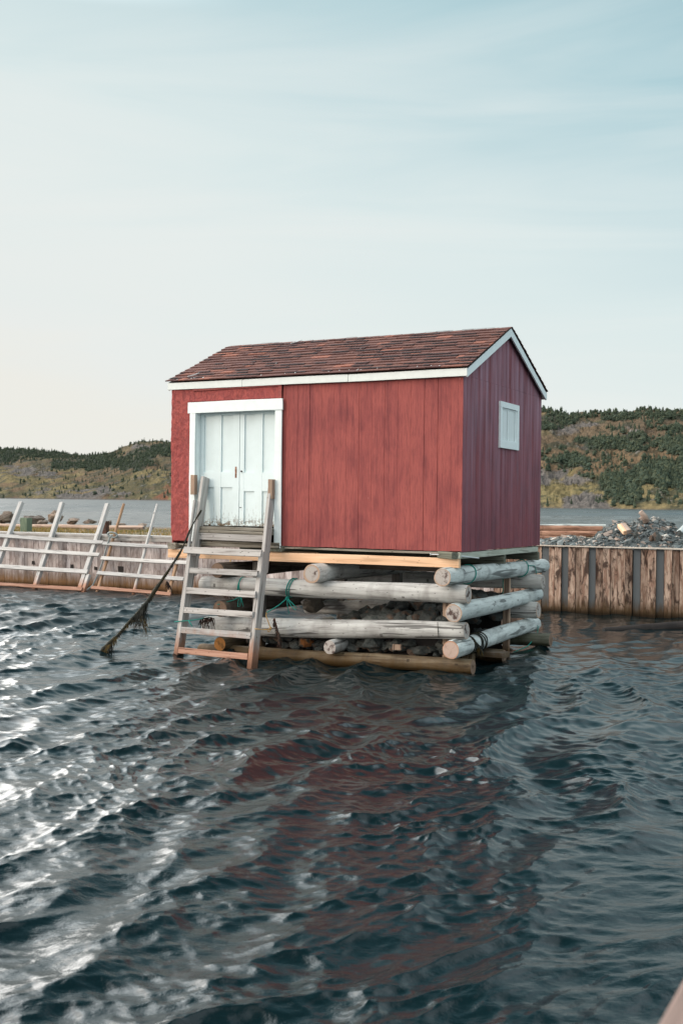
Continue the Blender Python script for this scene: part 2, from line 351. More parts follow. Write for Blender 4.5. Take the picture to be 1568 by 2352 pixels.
def doorpaint():
    k = NT('peeling_white_door_paint', .6, .3); c = k.co(rnd=False); s_ = k.n('ShaderNodeSeparateXYZ'); k.t.links.new(c, s_.inputs[0])
    f = k.noise(k.map(c, (2, 2, 2)), 2, 4, .6); col = k.mix(k.rng(f, .35, .7, 0, .6), (.67, .765, .78), (.60, .69, .70))
    pe = k.noise(k.map(c, (42, 42, 9)), 1.0, 5, .7, .3); low = k.rng(s_.outputs[2], .70, .32, 0, 1)
    m = k.math('MULTIPLY', k.rng(k.math('ADD', pe, k.math('MULTIPLY', low, .15)), .67, .72), k.math('MULTIPLY', low, .75)); col = k.mix(m, col, (.17, .145, .12))
    p2 = k.noise(k.map(c, (9, 9, 14)), 1.5, 4, .6, 1.0); l2 = k.rng(s_.outputs[2], .42, .31, 0, 1); m2 = k.math('MULTIPLY', k.rng(p2, .50, .56), l2); col = k.mix(m2, col, (.17, .13, .09))
    p3 = k.noise(k.map(c, (24, 24, 2.5)), 1.2, 3, .6); col = k.mix(k.math('MULTIPLY', k.rng(p3, .70, .76), .8), col, (.32, .27, .21))
    k.bump(k.math('SUBTRACT', k.noise(k.map(c, (50, 50, 3)), 1.0, 3), k.math('ADD', m, m2)), .003, .7); return k.col(col)
M['door'] = doorpaint()
def shingle():
    k = NT('asphalt_shingle', .9, .2); c = k.co(rnd=False); t = k.attr()
    col = k.ramp(t, [(0, (.022, .016, .018)), (.12, (.06, .032, .030)), (.35, (.095, .046, .041)), (.62, (.125, .062, .052)), (.80, (.145, .070, .056)), (.92, (.25, .105, .075)), (1.0, (.28, .12, .09))])
    g = k.noise(c, 160, 2, .7); col = k.mix(1.0, col, k.ramp(g, [(.3, (.62, .62, .62)), (.7, (1.35, 1.3, 1.3))]), 'MULTIPLY')
    p = k.noise(c, 3, 4, .6); col = k.mix(k.rng(p, .5, .75, 0, .4), col, (.10, .055, .055)); k.bump(g, .003, .8); return k.col(col)
M['shingle'] = shingle()
k = NT('bird_dropping', .8); M['drop'] = k.col((.52, .55, .55))
k = NT('dark_void_board', .95); M['dark'] = k.col((.035, .03, .028))
k = NT('window_glass', .04, .6); c = k.co(rnd=False); M['glass'] = k.col(k.mix(k.rng(k.noise(c, 3, 2), .4, .6, 0, .3), (.54, .60, .61), (.46, .52, .53)))  # pale base colour stands in for sky reflected in the panes
k = NT('galvanised_bolt', .35); k.b.inputs['Metallic'].default_value = .8; M['metal'] = k.col((.55, .57, .58))
k = NT('teal_rope_fibre', .7); c = k.co(rnd=False); k.bump(k.noise(k.map(c, (80, 80, 80)), 2, 2), .002); M['teal'] = k.col((.008, .20, .165))
k = NT('dark_rope_fibre', .8); c = k.co(rnd=False); k.bump(k.noise(c, 160, 3), .004); M['rope'] = k.col(k.mix(k.rng(k.noise(c, 9, 3), .4, .6), (.012, .016, .013), (.026, .022, .010)))
k = NT('seaweed', .65, .3); c = k.co(rnd=False); M['weed'] = k.col(k.mix(k.rng(k.noise(c, 7, 3), .52, .68), (.010, .010, .006), (.10, .060, .008)))
k = NT('seaweed_dark', .75, .2); c = k.co(rnd=False); M['weed_dark'] = k.col(k.mix(k.rng(k.noise(c, 30, 3), .45, .7), (.012, .009, .008), (.07, .03, .018)))
k = NT('grey_rope_fibre', .8); M['rope_grey'] = k.col((.25, .28, .28))
k = NT('yellow_rope_fibre', .8); M['rope_yellow'] = k.col((.42, .26, .10))
def rockmat(name, a, b, cc, orange=.0):
    k = NT(name, .8, .3); c = k.co(); n1 = k.noise(c, 1.6, 5, .6); n2 = k.noise(c, 7, 6, .7); n3 = k.noise(c, .9, 2, .5)
    oi = k.n('ShaderNodeObjectInfo')
    col = k.mix(k.rng(n1, .40, .62), a, b); col = k.mix(k.rng(n2, .56, .70, 0, .8), col, cc)
    if orange: col = k.mix(k.rng(n3, .56, .64, 0, orange), col, (.36, .13, .035))
    col = k.mix(1.0, col, k.ramp(oi.outputs['Random'], [(0, (.6, .62, .62)), (1, (1.3, 1.26, 1.2))]), 'MULTIPLY')
    k.bump(n2, .12, .7); return k.col(col)
M['rock'] = rockmat('ballast_rock', (.060, .070, .070), (.12, .128, .124), (.27, .28, .27), .25)
M['rock_orange'] = rockmat('orange_patched_rock', (.10, .085, .07), (.15, .12, .095), (.20, .17, .14), .9)  # orange patches wherever the broad noise is high
M['boulder'] = rockmat('shore_boulder', (.16, .125, .105), (.23, .19, .16), (.34, .31, .28), .15)
def planks(name, pal, tide, gaps):
    k = NT(name, .88, .15); g = k.n('ShaderNodeNewGeometry').outputs['Position']; t = k.attr()
    off = k.n('ShaderNodeVectorMath', operation='MULTIPLY_ADD'); k.t.links.new(t, off.inputs[0]); off.inputs[1].default_value = (91, 57, 43); k.t.links.new(g, off.inputs[2]); v = off.outputs[0]
    n1 = k.noise(k.map(v, (12, 12, 1.8)), 1.2, 5, .65, .5); n2 = k.noise(k.map(v, (9, 9, 3.2)), 1.0, 5, .66, .8); n3 = k.noise(k.map(v, (36, 36, 1.6)), 1.0, 4, .6)
    lt, md, dk, streak = pal
    col = k.mix(k.rng(n1, .42, .58), md, lt); col = k.mix(k.rng(n2, .48, .60, 0, gaps), col, dk); col = k.mix(k.rng(n3, .56, .72, 0, .45), col, dk)
    col = k.mix(1.0, col, k.ramp(t, [(0, (.58, .56, .55)), (.4, (.85, .82, .8)), (.75, (1.05, 1.02, 1.0)), (1, (1.2, 1.2, 1.2))]), 'MULTIPLY')
    col = k.mix(k.rng(t, -.2, -.5), col, streak)
    z = k.wz(); nz = k.noise(k.map(v, (12, 12, 1.5)), 1.2, 4, .6); zz = k.math('ADD', z, k.math('MULTIPLY', k.math('SUBTRACT', nz, .5), .35))
    col = k.mix(k.rng(zz, tide[1], tide[0], 0, .9), col, tide[2]); col = k.mix(k.rng(z, .12, .02, 0, .85), col, tuple(x * .2 for x in tide[2]))
    k.bump(k.math('ADD', n1, n3), .008, .7); return k.col(col)
M['quay_l'] = planks('pale_quay_plank', ((.56, .51, .50), (.44, .385, .375), (.23, .18, .17), (.2, .2, .2)), (.12, .42, (.20, .10, .035)), .7)
M['quay_r'] = planks('brown_quay_plank', ((.52, .385, .30), (.27, .165, .12), (.06, .038, .03), (.13, .14, .145)), (.10, .34, (.075, .045, .02)), .95)
k = NT('quay_cap', .85); c = k.co('Object', False); M['cap'] = k.col(k.mix(k.rng(k.noise(k.map(c, (3, 12, 12)), 1.5, 4), .35, .65), (.42, .40, .38), (.30, .28, .26)))
k = NT('pale_cap', .85); M['cap_pale'] = k.col((.58, .50, .42))
k = NT('green_painted_post', .8); c = k.co(); M['green_post'] = k.col(k.mix(k.rng(k.noise(k.map(c, (3, 30, 30)), 1.5, 4), .35, .65), (.09, .13, .09), (.15, .19, .13)))
k = NT('rusty_steel', .8); c = k.co(); M['rust'] = k.col(k.mix(k.rng(k.noise(c, 14, 5), .4, .6), (.030, .020, .018), (.085, .035, .022)))
def groundmat():
    k = NT('quay_gravel', .95, .1); g = k.n('ShaderNodeNewGeometry').outputs['Position']
    n1 = k.noise(g, 1.1, 4, .6); n2 = k.noise(g, 22, 4, .7); col = k.mix(k.rng(n2, .4, .6), (.09, .075, .06), (.22, .19, .165)); col = k.mix(k.rng(n1, .45, .6, 0, .8), col, (.15, .115, .04)); k.bump(n2, .03, .8); return k.col(col)
M['infill'] = groundmat()
k = NT('dune_grass', .8, .1); t = k.attr(); M['grass'] = k.col(k.ramp(t, [(0, (.11, .115, .035)), (.4, (.24, .19, .06)), (.75, (.34, .20, .075)), (1, (.42, .33, .18))]))
k = NT('rubble_stone', .85, .2); t = k.attr(); c = k.co(rnd=False); rb = k.noise(c, 30, 4, .6)
M['rubble'] = k.col(k.mix(k.rng(rb, .45, .7, 0, .5), k.ramp(t, [(0, (.035, .046, .049)), (.5, (.085, .105, .108)), (.80, (.165, .185, .185)), (.93, (.25, .17, .13)), (1, (.45, .43, .39))]), (.22, .22, .21)))
k = NT('hand_rail_wood', .6); c = k.co('Object', False); M['rail'] = k.col(k.mix(k.rng(k.noise(k.map(c, (1.5, 20, 20)), 2, 4), .35, .65), (.15, .105, .09), (.23, .16, .135)))

# ------------------------------------------------------------------ water
def fbm(x, y, seed=0, octv=5, gain=.5):
    r = np.random.default_rng(seed); tot = np.zeros_like(x); amp = 1.; nrm = 0
    for o in range(octv):
        tab = r.random((256, 256)); fx, fy = x * 2 ** o + r.random() * 99, y * 2 ** o + r.random() * 99
        ix, iy = np.floor(fx).astype(int), np.floor(fy).astype(int); tx, ty = fx - ix, fy - iy
        tx = tx * tx * (3 - 2 * tx); ty = ty * ty * (3 - 2 * ty)
        a = tab[ix % 256, iy % 256]; b = tab[(ix + 1) % 256, iy % 256]; c_ = tab[ix % 256, (iy + 1) % 256]; d = tab[(ix + 1) % 256, (iy + 1) % 256]
        tot += amp * ((a * (1 - tx) + b * tx) * (1 - ty) + (c_ * (1 - tx) + d * tx) * ty); nrm += amp; amp *= gain
    return tot / nrm
def grid_mesh(name, X, Y, Z, mt, attrs=None, smooth=True, wrap=False):
    nr, nc = X.shape; me = bpy.data.meshes.new(name); me.vertices.add(nr * nc)
    me.vertices.foreach_set('co', np.stack([X, Y, Z], -1).astype(np.float32).ravel())
    i = np.arange(nr * nc).reshape(nr, nc)
    if wrap: i = np.concatenate([i, i[:, :1]], 1)
    q = np.stack([i[:-1, :-1], i[:-1, 1:], i[1:, 1:], i[1:, :-1]], -1).reshape(-1, 4); nf = len(q)
    me.loops.add(nf * 4); me.loops.foreach_set('vertex_index', q.ravel().astype(np.int32))
    me.polygons.add(nf); me.polygons.foreach_set('loop_start', (np.arange(nf) * 4).astype(np.int32))
    try: me.polygons.foreach_set('loop_total', np.full(nf, 4, np.int32))
    except Exception: pass
    me.polygons.foreach_set('use_smooth', np.full(nf, smooth)); me.materials.append(mt)
    for nm, (ty, arr) in (attrs or {}).items():
        a = me.attributes.new(nm, ty, 'POINT'); a.data.foreach_set('value' if ty == 'FLOAT' else 'color', arr.astype(np.float32).ravel())
    me.update(calc_edges=True); me.validate(); o = bpy.data.objects.new(name, me); COL.objects.link(o); return o
def sstep(a, b, x):
    t = np.clip((x - a) / (b - a), 0, 1); return t * t * (3 - 2 * t)
def make_water():
    dense = np.linspace(-.33, .33, 860); th = np.concatenate([np.linspace(-math.pi, -.70, 80, endpoint=False), np.linspace(-.70, -.33, 210, endpoint=False), dense, np.linspace(.33, .70, 211)[1:], np.linspace(.70, math.pi, 80, endpoint=False)[1:]])
    rs = [.05, .5, 1, 1.5, 2, 2.5, 3, 3.4]; r = 3.8
    while r < 3200:
        rs.append(r); r += min(max(.007, r * r / 2655 * .62), .030 if r < 21 else (.055 if r < 34 else .7)) if r < 190 else (1.8 if r < 420 else (6.0 if r < 1300 else r * .08))
    R_, T_ = np.meshgrid(np.array(rs), th, indexing='ij'); X = R_ * np.sin(T_); Y = R_ * np.cos(T_)
    dr = np.gradient(np.array(rs))[:, None] * np.ones_like(X)
    dth = np.gradient(th)[None, :] * R_; samp = np.maximum(dr, dth)
    rg = np.random.default_rng(11); comps = []
    def add(n, l0, l1, ang, spread, slope):
        for _ in range(n):
            lam = l0 * (l1 / l0) ** rg.random(); a = math.radians(ang + rg.normal() * spread); comps.append((lam, a, slope * math.sqrt(2 / n) * lam / (2 * math.pi), rg.random() * 6.28))
    add(9, .65, 1.35, -20, 9, .14)      # boat wash running across the view
    add(12, .34, .62, -25, 20, .12)
    add(14, .35, .85, -92, 34, .075)      # wind chop coming towards the camera
    add(44, .11, .32, -74, 50, .135)
    add(30, .06, .12, -80, 55, .06)
    nl = len(comps); add(26, 1.5, 4.0, -85, 40, .05); nf = len(comps); add(26, 6, 18, -85, 40, .05)      # longer waves of the open bay beyond the quay
    Z = np.zeros_like(X); DX = np.zeros_like(X); DY = np.zeros_like(X); lost = np.zeros_like(X)
    gust = .55 + .9 * fbm(X * .45, Y * .28, 5, 4)
    gust2 = .25 + 1.5 * fbm(X * .9 + 7, Y * .6, 9, 3)
    # calmer in the lee of the crib and quay
    lee = 1 - .45 * sstep(.8, 3.0, X) * sstep(15.3, 18.0, Y) * sstep(60, 40, Y)
    lee *= 1 - .25 * sstep(24, 27, Y) * sstep(60, 40, Y)
    lee *= 1 - .90 * sstep(36, 46, Y)
    wx = (fbm(X * .35, Y * .35, 21, 3) - .5) * 1.3; wy = (fbm(X * .35, Y * .35, 22, 3) - .5) * 1.3      # bends the crests
    bay = sstep(38, 50, Y)
    for ci, (lam, a, amp, ph) in enumerate(comps):
        kx, ky = math.cos(a), math.sin(a); kk = 2 * math.pi / lam
        A = amp * (gust if lam > .35 else gust2) * lee if ci < nl else amp * bay * (.6 + .5 * gust) * (1 if ci < nf else sstep(120, 230, Y))
        if lam < .35: A = A * (1 - .55 * sstep(.8, 3.0, X) * sstep(15.5, 18.0, Y) * sstep(60, 40, Y))
        fade = sstep(1.6, 3.0, lam / samp); p_ = kk * (kx * (X + wx) + ky * (Y + wy)) + ph; s_, c_ = np.sin(p_), np.cos(p_)
        Z += A * fade * c_; DX -= 1.1 * A * fade * kx * s_; DY -= 1.1 * A * fade * ky * s_
        lost += (A * kk) ** 2 / 2 * (1 - fade ** 2)
    X = X + DX; Y = Y + DY
    rough = np.clip(np.sqrt(1.3 * np.sqrt(lost)), 0, .45)
    k = NT('sea_water', .05, .5); k.b.inputs['IOR'].default_value = 1.36
    g = k.n('ShaderNodeNewGeometry').outputs['Position']; n1 = k.noise(k.map(g, (1.0, 1.5, 1)), 17, 4, .62, .5); n2 = k.noise(k.map(g, (1, 1.8, 1)), 7.5, 5, .66, .5)
    bq = k.bump(k.math('ADD', k.math('MULTIPLY', n1, .4), n2), .012, .45); k.L(k.rng(k.attr('rough'), .03, .22, .45, 0.0), bq.inputs['Strength'])
    k.L(k.math('MAXIMUM', k.attr('rough'), .03), k.b.inputs['Roughness'])
    k.b.inputs['Coat Weight'].default_value = 0
    m = k.col((.002, .009, .011))
    o = grid_mesh('water', X, Y, Z, m, {'rough': ('FLOAT', rough)}, True, True); tag(o, kind='structure')
make_water()

# ------------------------------------------------------------------ far hills across the bay
def interp(tab, x): return np.interp(x, [t[0] for t in tab], [t[1] for t in tab])
SKYL = [(-1400, 1060), (-700, 1010), (-250, 1040), (0, 1031), (60, 1032), (125, 1037), (184, 1046), (215, 1044), (250, 1040), (287, 1024), (320, 1014), (359, 1012), (395, 1014), (520, 1030), (700, 1040), (900, 1010), (1080, 965), (1180, 945), (1244, 940), (1304, 949), (1341, 947), (1365, 950), (1420, 945), (1470, 940), (1520, 942), (1568, 947), (1750, 960), (2100, 930), (2600, 980), (3200, 1040)]
SHORE = [(-1400, 4), (0, 5), (200, 5.3), (395, 6), (800, 9), (1240, 14.5), (1568, 17), (2200, 17), (3200, 14)]
def hill_pt(px, q):
    """point of the hillside for azimuth px and climb q (0 shore .. 1 ridge)"""
    a = (px - 784) / F; D0 = F * CH / interp(SHORE, px); D1 = D0 * 1.45 + 130; Y = D0 + (D1 - D0) * q
    hp = (HY + (px - 784) * ROLL) - interp(SKYL, px)
    bump = (fbm(a * 60, q * 5, 31, 5) - .5) * .16 * np.sin(np.clip(q, 0, 1) * math.pi) ** .7 + (fbm(a * 200, q * 16, 33, 4) - .5) * .05
    cliff = .05 * sstep(0, .03, q)
    ql = np.clip(q, 0, 1); qq = ql * .95 + cliff + bump * sstep(0, .06, q)
    z = -1.0 + (hp / F * Y + CH + 1.0) * qq
    return a * Y, Y, z, qq
def hill_py(px, qq): return (HY + (px - 784) * ROLL) + interp(SHORE, px) * (1 - qq) - ((HY + (px - 784) * ROLL) - interp(SKYL, px)) * qq
# wooded parts and bare rock as ellipses on the slope: (px, py, rx, ry, density)
WOOD = [(60, 1040, 130, 13, 1.0), (0, 1052, 60, 16, .9), (150, 1045, 60, 6, .7), (235, 1063, 100, 17, 1.0), (150, 1068, 50, 12, .8), (320, 1050, 38, 18, .8), (365, 1032, 45, 17, 1.0), (345, 1068, 22, 8, .5), (255, 1042, 60, 5, .5),
        (1285, 958, 60, 14, .85), (1340, 955, 50, 8, .6), (1450, 952, 80, 9, .65), (1540, 960, 50, 12, .7), (1250, 975, 40, 14, .7), (1400, 1020, 60, 15, .95), (1335, 1012, 22, 9, .9), (1300, 1056, 18, 13, 1.0), (1328, 1066, 14, 10, 1.0), (1280, 1030, 14, 8, .6),
        (1540, 1025, 45, 26, .75), (1450, 1040, 34, 8, .6), (1520, 1085, 62, 24, 1.1), (1432, 1108, 42, 22, 1.2), (1560, 1105, 50, 14, 1.2), (1450, 1138, 36, 12, 1.0), (1560, 985, 40, 10, .6), (1410, 985, 30, 6, .5), (1470, 1000, 30, 10, .6), (1620, 1050, 60, 60, 1.0), (900, 1040, 200, 30, 1), (600, 1050, 150, 15, 1), (-300, 1050, 250, 14, 1), (1900, 1010, 200, 30, 1)]
ROCK = [(320, 1028, 26, 10, .9), (60, 1082, 70, 14, .7), (110, 1090, 30, 10, .9), (185, 1135, 60, 10, 1), (230, 1128, 26, 8, .9), (330, 1098, 22, 8, .8), (95, 1128, 18, 8, .8), (285, 1132, 25, 7, .8), (385, 1138, 20, 16, .2),
        (1310, 985, 40, 14, .8), (1360, 975, 60, 10, .7), (1480, 985, 60, 12, .6), (1250, 1095, 26, 20, .9), (1320, 1098, 45, 12, .9), (1345, 1150, 55, 20, 1.4), (1300, 1152, 12, 10, 1.2), (1400, 1160, 40, 9, 1), (1280, 1088, 20, 10, .8), (1440, 1165, 30, 8, .6), (1500, 1165, 90, 4, .7), (1340, 1028, 30, 5, .5)]
def field(px, py, tab):
    s_ = np.zeros_like(px)
    for (cx, cy, rx, ry, d) in tab: s_ = np.maximum(s_, d * np.clip(1.5 - np.sqrt(((px - cx) / rx) ** 2 + ((py - cy) / ry) ** 2), 0, 1))
    return s_
def make_hills():
    px = np.concatenate([np.linspace(-1400, -40, 70, endpoint=False), np.linspace(-40, 410, 420, endpoint=False), np.linspace(410, 1225, 120, endpoint=False), np.linspace(1225, 1620, 420, endpoint=False), np.linspace(1620, 3200, 70)])
    q = np.concatenate([np.linspace(-.04, 1, 200), np.array([1.04, 1.1, 1.3])]); PX, Q = np.meshgrid(px, q, indexing='xy')
    X, Y, Z, QQ = hill_pt(PX, Q); back = Q > 1; Z = np.where(back, Z * (1 - (Q - 1) * 2.5), Z)
    PY = hill_py(PX, np.clip(QQ, 0, 1))
    n1 = fbm(X * .03, Y * .012, 41, 5); n2 = fbm(X * .12, Y * .05, 42, 5, .6); n3 = fbm(X * .5, Y * .2, 43, 4, .6)
    PX = PX + (fbm(X * .035, Y * .02, 71, 4) - .5) * 70; PY = PY + (fbm(X * .04 + 5, Y * .03, 72, 4) - .5) * 26
    def c(*v): return np.array(v)[None, None, :]
    g = c(.115, .10, .050) * (1 - sstep(.4, .62, n1))[..., None] + c(.24, .19, .09) * sstep(.4, .62, n1)[..., None]
    rustm = sstep(.44, .56, fbm(X * .02 + 9, Y * .02, 44, 5))[..., None]; g = g * (1 - .7 * rustm) + c(.19, .12, .08) * .7 * rustm
    lowm = (sstep(.34, .16, QQ) * sstep(.40, .52, n1 * .5 + n2 * .5))[..., None]; g = g * (1 - .7 * lowm) + c(.27, .225, .11) * .7 * lowm
    up = sstep(.45, .8, QQ)[..., None]; g = g * (1 - .5 * up) + c(.15, .12, .085) * .5 * up
    scr = sstep(.53, .60, n2)[..., None]; g = g * (1 - .7 * scr) + c(.05, .06, .04) * .7 * scr
    scr2 = sstep(.52, .60, n3 * .6 + n2 * .4)[..., None]; g = g * (1 - .55 * scr2) + c(.06, .065, .045) * .55 * scr2
    rk = field(PX, PY, ROCK); rm = sstep(.50, .78, rk * .75 + n2 * .6 - .1)[..., None]
    rc = c(.165, .15, .14) * (.55 + .9 * n3)[..., None]; g = g * (1 - rm) + rc * rm
    spk = sstep(.66, .72, n3 * .6 + n2 * .4)[..., None]; g = g * (1 - .7 * spk) + c(.32, .29, .27) * .7 * spk
    wd = field(PX, PY, WOOD); wm = sstep(.35, .7, wd + (n2 - .5))[..., None]; g = g * (1 - .85 * wm) + c(.035, .05, .038) * .85 * wm
    red = (sstep(366, 385, PX) * sstep(400, 398, PX) * sstep(1108, 1125, PY + (385 - PX) * -.7))[..., None]; g = g * (1 - .8 * red) + c(.24, .09, .05) * .8 * red
    bc = (sstep(.055, .02, QQ))[..., None]; g = g * (1 - .8 * bc) + c(.13, .115, .11) * .8 * bc
    Z = Z + (n3 - .5) * np.where(rk > .4, 3.5, .8) * sstep(0, .05, Q)
    g = g * .54
    rgba = np.concatenate([g, np.ones_like(g[..., :1])], -1)
    k = NT('hillside', .95, .05); cc = k.attr('hillcol', 'Color'); p = k.n('ShaderNodeNewGeometry').outputs['Position']; nn = k.noise(p, .45, 5, .7)
    k.bump(nn, 1.2, .8); m = k.col(k.mix(1.0, cc, k.ramp(nn, [(.25, (.45, .45, .45)), (.5, (1, 1, 1)), (.75, (1.6, 1.55, 1.5))]), 'MULTIPLY'))
    o = grid_mesh('hills', X, Y, Z, m, {'hillcol': ('FLOAT_COLOR', rgba)}); tag(o, kind='structure')
make_hills()
k = NT('spruce_foliage', .9, .1); t = k.attr(); oi = k.n('ShaderNodeObjectInfo')
M['spruce'] = k.col(k.mix(.5, k.ramp(t, [(0, (.016, .032, .026)), (.6, (.034, .056, .042)), (1, (.085, .088, .045))]), k.ramp(oi.outputs['Random'], [(0, (.02, .034, .027)), (1, (.065, .072, .042))])))
k = NT('spruce_trunk', .9, .1); M['trunk'] = k.col((.06, .045, .035))
def tree_geo(mb, base, h, rd, bush):
    x0, y0, z0 = base; r = h * (rd.uniform(.42, .6) if bush else rd.uniform(.20, .30)); tiers = 6 if not bush else 5; n = 9
    mb.add([(x0 + .05 * h * .3 * math.cos(a), y0 + .05 * h * .3 * math.sin(a), z0 - .05 * h) for a in (0, 2.1, 4.2)] + [(x0, y0, z0 + .6 * h)], [(0, 1, 3), (1, 2, 3), (2, 0, 3)], 1, .5)
    for i in range(tiers):
        f = i / tiers; zb = z0 + h * (.04 + .86 * f) ; zt = min(z0 + h, zb + h * (.34 if not bush else .42))
        rr = r * ((1 - f) ** .8 if not bush else math.sqrt(max(0.1, 1 - f * f * .9))) * rd.uniform(.8, 1.15)
        cx, cy = x0 + rd.uniform(-.1, .1) * r, y0 + rd.uniform(-.1, .1) * r; vs = [(cx, cy, zt)]
        for j in range(n):
            a = 6.283 * (j + rd.uniform(-.3, .3)) / n; q = rr * rd.uniform(.55, 1.2); vs.append((cx + q * math.cos(a), cy + q * math.sin(a), zb + rd.uniform(-.07, .05) * h))
        mb.add(vs, [(0, 1 + j, 1 + (j + 1) % n) for j in range(n)], 0, min(1, max(0, rd.random() * .8 + f * .2)))
def make_trees():
    rg = np.random.default_rng(3); N = 26000
    px = np.where(rg.random(N) < .42, rg.uniform(-60, 410, N), rg.uniform(1225, 1640, N)); q = rg.random(N) ** .85
    ex = rg.uniform(-1300, 2900, 5000); px = np.concatenate([px, ex]); q = np.concatenate([q, rg.random(5000)])
    X, Y, Z, QQ = hill_pt(px, q); py = hill_py(px, np.clip(QQ, 0, 1)); d = field(px + (fbm(X * .035, Y * .02, 71, 4) - .5) * 70, py + (fbm(X * .04 + 5, Y * .03, 72, 4) - .5) * 26, WOOD); n = fbm(X * .03, Y * .03, 61, 4)
    ridge = (q > .955) & (rg.random(len(px)) < .25); keep = (rg.random(len(px)) < np.clip((d - .38 + (n - .5) * 1.2) * 1.6, 0, 1) * .8) | ridge | (rg.random(len(px)) < .05 * (fbm(X * .02, Y * .02, 63, 3) > .5))
    T = [(px[i], py[i], X[i], Y[i], Z[i]) for i in np.nonzero(keep)[0]]; rd = random.Random(5); items = []
    for (a, b, x, y, z) in T:
        if abs(a - 815) < 400 and rd.random() < .75: continue
        bush = rd.random() < (.55 if a > 1200 else .25); h = rd.choice((rd.uniform(2.0, 3.6), rd.uniform(2.6, 5.2))) * (.75 if bush else 1.0) * (1.25 if a < 500 else .85)
        if z < .6: continue
        infr = (-10 < a < 400) or (1240 < a < 1580); items.append((h / y * F * (1 if infr else .01), h, x, y, z, bush))
    items.sort(reverse=True); protos = []
    for i in range(10):
        mb = MB(); tree_geo(mb, (0, 0, 0), 1.0, random.Random(100 + i), i % 2 == 1); o = mb.build('spruce_tree', [M['spruce'], M['trunk']]); protos.append(o)
    used = set(); rd = random.Random(9)
    for s_, h, x, y, z, bush in items[:300]:
        i = rd.randrange(5) * 2 + (1 if bush else 0)
        if i in used: o = protos[i].copy(); COL.objects.link(o)
        else: o = protos[i]; used.add(i)
        o.location = (x, y, z - .1); o.scale = (h, h, h * rd.uniform(.9, 1.1)); o.rotation_euler = (0, 0, rd.uniform(0, 6.28))
        tag(o, 'small dark green spruce in the woods on the hillside across the bay', 'tree', 'spruces on the far hillside')
    for i in range(10):
        if i not in used: bpy.data.objects.remove(protos[i])
    mb = MB(); rd = random.Random(6)
    for s_, h, x, y, z, bush in items[300:]: tree_geo(mb, (x, y, z - .1), h, rd, bush)
    tag(mb.build('spruce_woods', [M['spruce'], M['trunk']]), 'dark spruce woods covering the distant ridges across the bay', 'woods', kind='stuff')
make_trees()
#PART2
# ------------------------------------------------------------------ the red shed
GV = .203
def siding(name, length, bot, top, mt, parent, Mloc, phase=0.0, thick=.018, groove=.008, gw=.008, extra=()):
    """grooved plywood sheet; x along the wall, front face at y = -thick, heights from bot(x) to top(x)"""
    xs = []; x = phase
    while x < length - .004:
        gd = random.choice((.25, .45, .7, 1.0))
        for dx, dep in ((-gw / 2, 0), (-gw / 4, gd), (gw / 4, gd), (gw / 2, 0)):
            if 0 < x + dx < length: xs.append((x + dx, dep))
        x += GV
    xs += [(0, 0), (length, 0)] + [(e, 0) for e in extra] + [(i * .05 + .011, 0) for i in range(int(length / .05)) if min(abs((i * .05 + .011 - phase + GV / 2) % GV - GV / 2), 1) > .012 and .02 < i * .05 + .011 < length - .02]
    xs = sorted(set(xs)); mb = MB(); vs = []
    for (x, dep) in xs:
        y = -thick + dep * groove; b0 = bot(x) + random.uniform(-.004, .003); vs += [(x, y, b0), (x, y, top(x)), (x, 0, b0 + .003), (x, 0, top(x))]
    fs = []
    for i in range(len(xs) - 1):
        a, b = i * 4, i * 4 + 4; fs += [(a, b, b + 1, a + 1), (a + 2, a + 3, b + 3, b + 2), (a, a + 2, b + 2, b), (a + 1, b + 1, b + 3, a + 3)]
    e = (len(xs) - 1) * 4; fs += [(0, 1, 3, 2), (e, e + 2, e + 3, e + 1)]
    mb.add(vs, fs); return mb.build(name, mt, parent, Mloc)
shed = empty('shed', HM, 'red wooden shed with brown shingle roof and white double door on a log crib', 'shed')
RX = lambda u, v, w_, rz=0: Matrix.Translation((u, v, w_)) @ Matrix.Rotation(rz, 4, 'Z')
FT = 2.44
tf = lambda x: FT + .0
siding('front_wall', 2.862, lambda x: .010 * math.sin(x * 2) * .3, lambda x: 2.45, M['red'], shed, RX(-2.862, .016, 0), phase=.055)
# rough panel left of and above the door
def rough_panel():
    d = .02; nu, nw = int(1.99 / d), int(2.44 / d); mb = MB(); idx = {}
    inside = lambda i, j: (i * d < .36) or (j * d > 2.14)
    def vert(i, j):
        if (i, j) not in idx:
            u, w_ = -4.862 + i * d, j * d + .035
            edge = .014 * mnoise.noise(Vector((0, w_ * 2.2, 3))) + .006 * mnoise.noise(Vector((0, w_ * 12, 3))) if i == 0 else 0
            if i <= 3 and j < 9: edge += .05 * max(0, 1 - j / 9) ** 2 * (1 - i / 3.5)
            if j == 0: w_ += .012 * mnoise.noise(Vector((u * 8, 0, 1)))
            n = mnoise.noise(Vector((u * 22 + w_ * 9, w_ * 16, 0))) + .6 * mnoise.noise(Vector((u * 50, w_ * 40, 5)))
            idx[(i, j)] = len(mb.v); mb.v.append((u + edge, -.022 - .007 * n - .02 * max(0, mnoise.noise(Vector((u * 1.5, w_ * 1.3, 8)))), w_))
        return idx[(i, j)]
    for i in range(nu):
        for j in range(nw):
            if inside(i, j): mb.f.append([vert(i, j), vert(i + 1, j), vert(i + 1, j + 1), vert(i, j + 1)]); mb.m.append(0); mb.t.append(.5)
    o = mb.build('rough_wall_panel', M['stucco'], shed, None, True)
    s_ = o.modifiers.new('thickness', 'SOLIDIFY'); s_.thickness = .03; s_.offset = -1
    return o
rough_panel()
beam('eave_strip', (-4.45, -.035, 2.385), (-2.865, -.035, 2.398), .022, .045, M['red'], shed, ch=.003)
